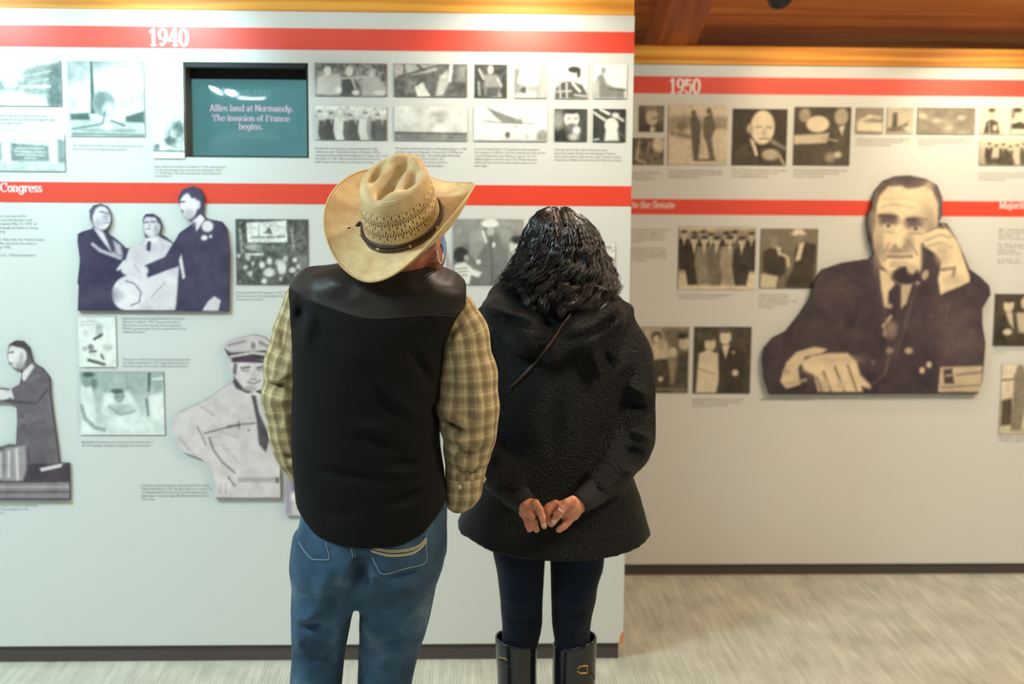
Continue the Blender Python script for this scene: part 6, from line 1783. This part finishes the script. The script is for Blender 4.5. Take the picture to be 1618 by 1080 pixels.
sdf_obj('trousers', trous_f, (-.12, YW - .16, .30), (.38, YW + .16, .86), .0055, M_JEAN2, wom, 2)
M_RUB = mat('glossy_black_rubber', S8(20, 21, 26), .24, .6)
M_GOLD = mat('gold_metal', S8(214, 172, 96), .3, metal=.9)
for bi, (rw, top, cx) in enumerate(((((1005, 782, 849), (1050, 785, 848), (1080, 786, 848), (1200, 794, 842), (1290, 796, 840)), (1013, 1024), 816), (((1005, 874, 943), (1050, 873, 941), (1080, 873, 940), (1200, 880, 934), (1290, 882, 932)), (1027, 1012), 908))):
    R_ = rows_px(list(rw), YW, 0.0, [(.062, .066), (.062, .066), (.062, .062), (.055, .055), (.05, .052)])
    zl, zr = at(rw[0][1], top[0], YW - .05)[2], at(rw[0][2], top[1], YW - .05)[2]; xl, xr = at(rw[0][1], 1010, YW)[0], at(rw[0][2], 1010, YW)[0]
    pc = at(cx, 1250, YW)

    def boot_f(P):
        sh = loft(P, R_, 2.15)
        zt = zl + (zr - zl) * (P[:, 0] - xl) / (xr - xl)
        f = np.maximum(sh, P[:, 2] - zt)
        f = np.maximum(f, .06 - P[:, 2])
        f = np.maximum(f, -np.maximum(sh + .006, .25 - P[:, 2]))
        foot = ellip(P, (pc[0], YW + .075, .045), (.046, .135, .055))
        foot = smin(foot, ellip(P, (pc[0], YW - .02, .045), (.042, .055, .06)), .03)
        f = smin(f, foot, .03)
        return np.maximum(f, -P[:, 2])
    bo, bv, bF = sdf_obj('rain_boot', boot_f, (xl - .05, YW - .12, -.02), (xr + .05, YW + .26, zl + .06 if zl > zr else zr + .06), .0042, M_RUB, wom, 2)
    bb_ = bvh_of(bv, bF)
    if bi == 1:
        stitch('buckle', bb_, [(913, 1056), (916.5, 1052.5), (921, 1051.8), (928, 1051.5), (927.6, 1057), (927, 1062.5), (921, 1063), (917, 1063), (912.5, 1060)], YW - .06, .0016, M_GOLD, bo, 3, .0015)
        stitch('strap', bb_, [(927, 1057), (934, 1059), (938, 1066), (939, 1072)], YW - .06, .005, M_RUB, bo, 4, .001, flat=.4)
    else:
        stitch('buckle', bb_, [(788, 1038.5), (794, 1038.8), (798, 1040), (801, 1042.5)], YW - .06, .0016, M_GOLD, bo, 3, .0015)
        stitch('strap', bb_, [(787, 1041), (794, 1045), (801, 1049), (805, 1054)], YW - .06, .005, M_RUB, bo, 4, .001, flat=.4)

# ---- hair: a dark mass covered by wavy locks
HROWS = [(326, 876, 886), (329, 864, 898), (335, 853, 908), (346, 843, 920), (365, 834, 936), (390, 827, 946), (415, 818, 955), (435, 806, 962), (455, 800, 964), (470, 806, 958), (486, 818, 944), (497, 840, 924)]
HD_ = [(.015, .015), (.045, .04), (.065, .06), (.085, .075), (.10, .085), (.108, .085), (.112, .08), (.115, .07), (.126, .06), (.130, .05), (.128, .04), (.12, .03)]
hrow = sorted(rows_px(HROWS, YW - .01, 0.0, HD_))
HRW = np.array(hrow)


def hair_env(z):
    return [np.interp(z, HRW[:, 0], HRW[:, c]) for c in range(1, 6)]


def hair_f(P):
    f = loft(P, [(z, a + .009, b - .009, y, max(k1 - .008, .008), k2) for z, a, b, y, k1, k2 in hrow], 2.1)
    f = np.maximum(np.maximum(f, P[:, 2] - HRW[-1, 0] + .006), HRW[0, 0] - P[:, 2])
    L = (P - WHC) @ WH_R
    f = np.maximum(f, np.minimum(L[:, 1] - .05, .5 * (L[:, 2] - .07) + .02))
    return f - .004 * sm_noise(P, 90, 8)


hair, hv5, hF5 = sdf_obj('hair', hair_f, (-.12, YW - .16, 1.22), (.36, YW + .13, 1.58), .0055, None, wom, 1)
M_HAIR = mat('black_hair', S8(14, 11, 10), .26, .9); th_ = NT(M_HAIR)
n_ = th_.noise(th_.coord('Object'), 55, 3, .6)
th_.link(th_.ramp(n_, [(0.35, S8(8, 7, 7)), (0.75, S8(52, 42, 37))]), th_.b.inputs['Base Color'])
hair.data.materials.append(M_HAIR)
rng = np.random.RandomState(11)
SV, SF_ = [], []
NSEG = 24
ztop = HRW[-1, 0]


def lock(ang, t0, zend, amp, cyc, ph, curl, n, width, lift):
    global SV, SF_
    t = np.linspace(0, 1, NSEG)
    z = ztop - .002 - (ztop - .002 - zend) * (t0 + (1 - t0) * t) ** 1.35
    xl, xr, yc, rb, rf = hair_env(z)
    for j in range(n):
        da = rng.normal() * width; dl = rng.normal() * .0035
        k = 1 - .55 * t                                   # strands gather towards the tip
        a = ang + da * (1.15 - .5 * t) + .5 * np.sin(ang) * 0
        w = amp * (.15 + t ** 1.2)
        wob = w * np.sin(2 * math.pi * cyc * t + ph + rng.normal() * .22)
        wob2 = w * np.cos(2 * math.pi * cyc * t + ph + rng.normal() * .22)
        a = a + .62 * wob / .10 + curl * t ** 4
        rho = 1.0 + (lift + dl * k + .8 * wob2 + .010 * t ** 5 * rng.rand()) / .10
        cx = (xl + xr) / 2; rx = (xr - xl) / 2
        ry = np.where(np.sin(a) > 0, rb, rf)
        P = np.stack([cx + rx * np.cos(a) * rho, yc - ry * np.sin(a) * rho, z + .3 * wob2], 1)
        zz = rng.normal(size=3) * .0012
        P = P + zz
        r = .00095 * (1 - .75 * t ** 3) * (0.8 + .5 * rng.rand())
        T = np.gradient(P, axis=0); T /= np.linalg.norm(T, axis=1)[:, None]
        u = np.cross(T, [0.3, 1, 0.2]); u /= np.linalg.norm(u, axis=1)[:, None]; v = np.cross(T, u)
        o = len(SV) * 0 + lock.count
        R3 = []
        for q in range(3):
            c, s = math.cos(2.094 * q), math.sin(2.094 * q)
            R3.append(P + r[:, None] * (c * u + s * v))
        SV.append(np.stack(R3, 1).reshape(-1, 3))
        i = np.arange(NSEG - 1)[:, None] * 3; q = np.arange(3)[None]
        SF_.append(np.stack([i + q, i + (q + 1) % 3, i + 3 + (q + 1) % 3, i + 3 + q], -1).reshape(-1, 4) + o)
        lock.count += NSEG * 3


lock.count = 0
zlow = HRW[0, 0]
for i in range(190):
    ang = math.radians(rng.uniform(-38, 218))
    deep = rng.rand()
    edge = abs(math.cos(ang))
    zend = zlow + (.004 + .055 * rng.rand() ** 2 + .02 * edge) + (.12 * rng.rand() if rng.rand() < .18 else 0)
    mid = abs(math.degrees(ang) - 88) < 11
    lock(ang, .30 if mid else rng.uniform(.0, .08), zend, rng.uniform(.008, .018), rng.uniform(2.0, 4.2), rng.uniform(0, 6.28), rng.normal() * .16, 22, .050, rng.uniform(-.003, .006))
for i in range(55):   # loose single hairs
    ang = math.radians(rng.uniform(-20, 200))
    lock(ang, rng.uniform(.1, .4), zlow + rng.uniform(.0, .10), rng.uniform(.010, .022), rng.uniform(1, 2.5), rng.uniform(0, 6.28), rng.normal() * .4, 1, .05, rng.uniform(.004, .014))
mesh_obj('hair_strands', np.vstack(SV), np.vstack(SF_), M_HAIR, hair, smooth=True)
# pale parting
hbv = bvh_of(hv5, hF5)
L = on_surface(hbv, catmull([(877, 337), (878.5, 350), (879.5, 362), (881, 374)], 4), YW - .1, .015)
if len(L) > 2:
    vv, ff = tube(L, [.0008] + [.0038] * (len(L) - 2) + [.0006], 6, flat=.4)
    mesh_obj('parting', vv, ff, M_SKIN_W, hair, smooth=True)
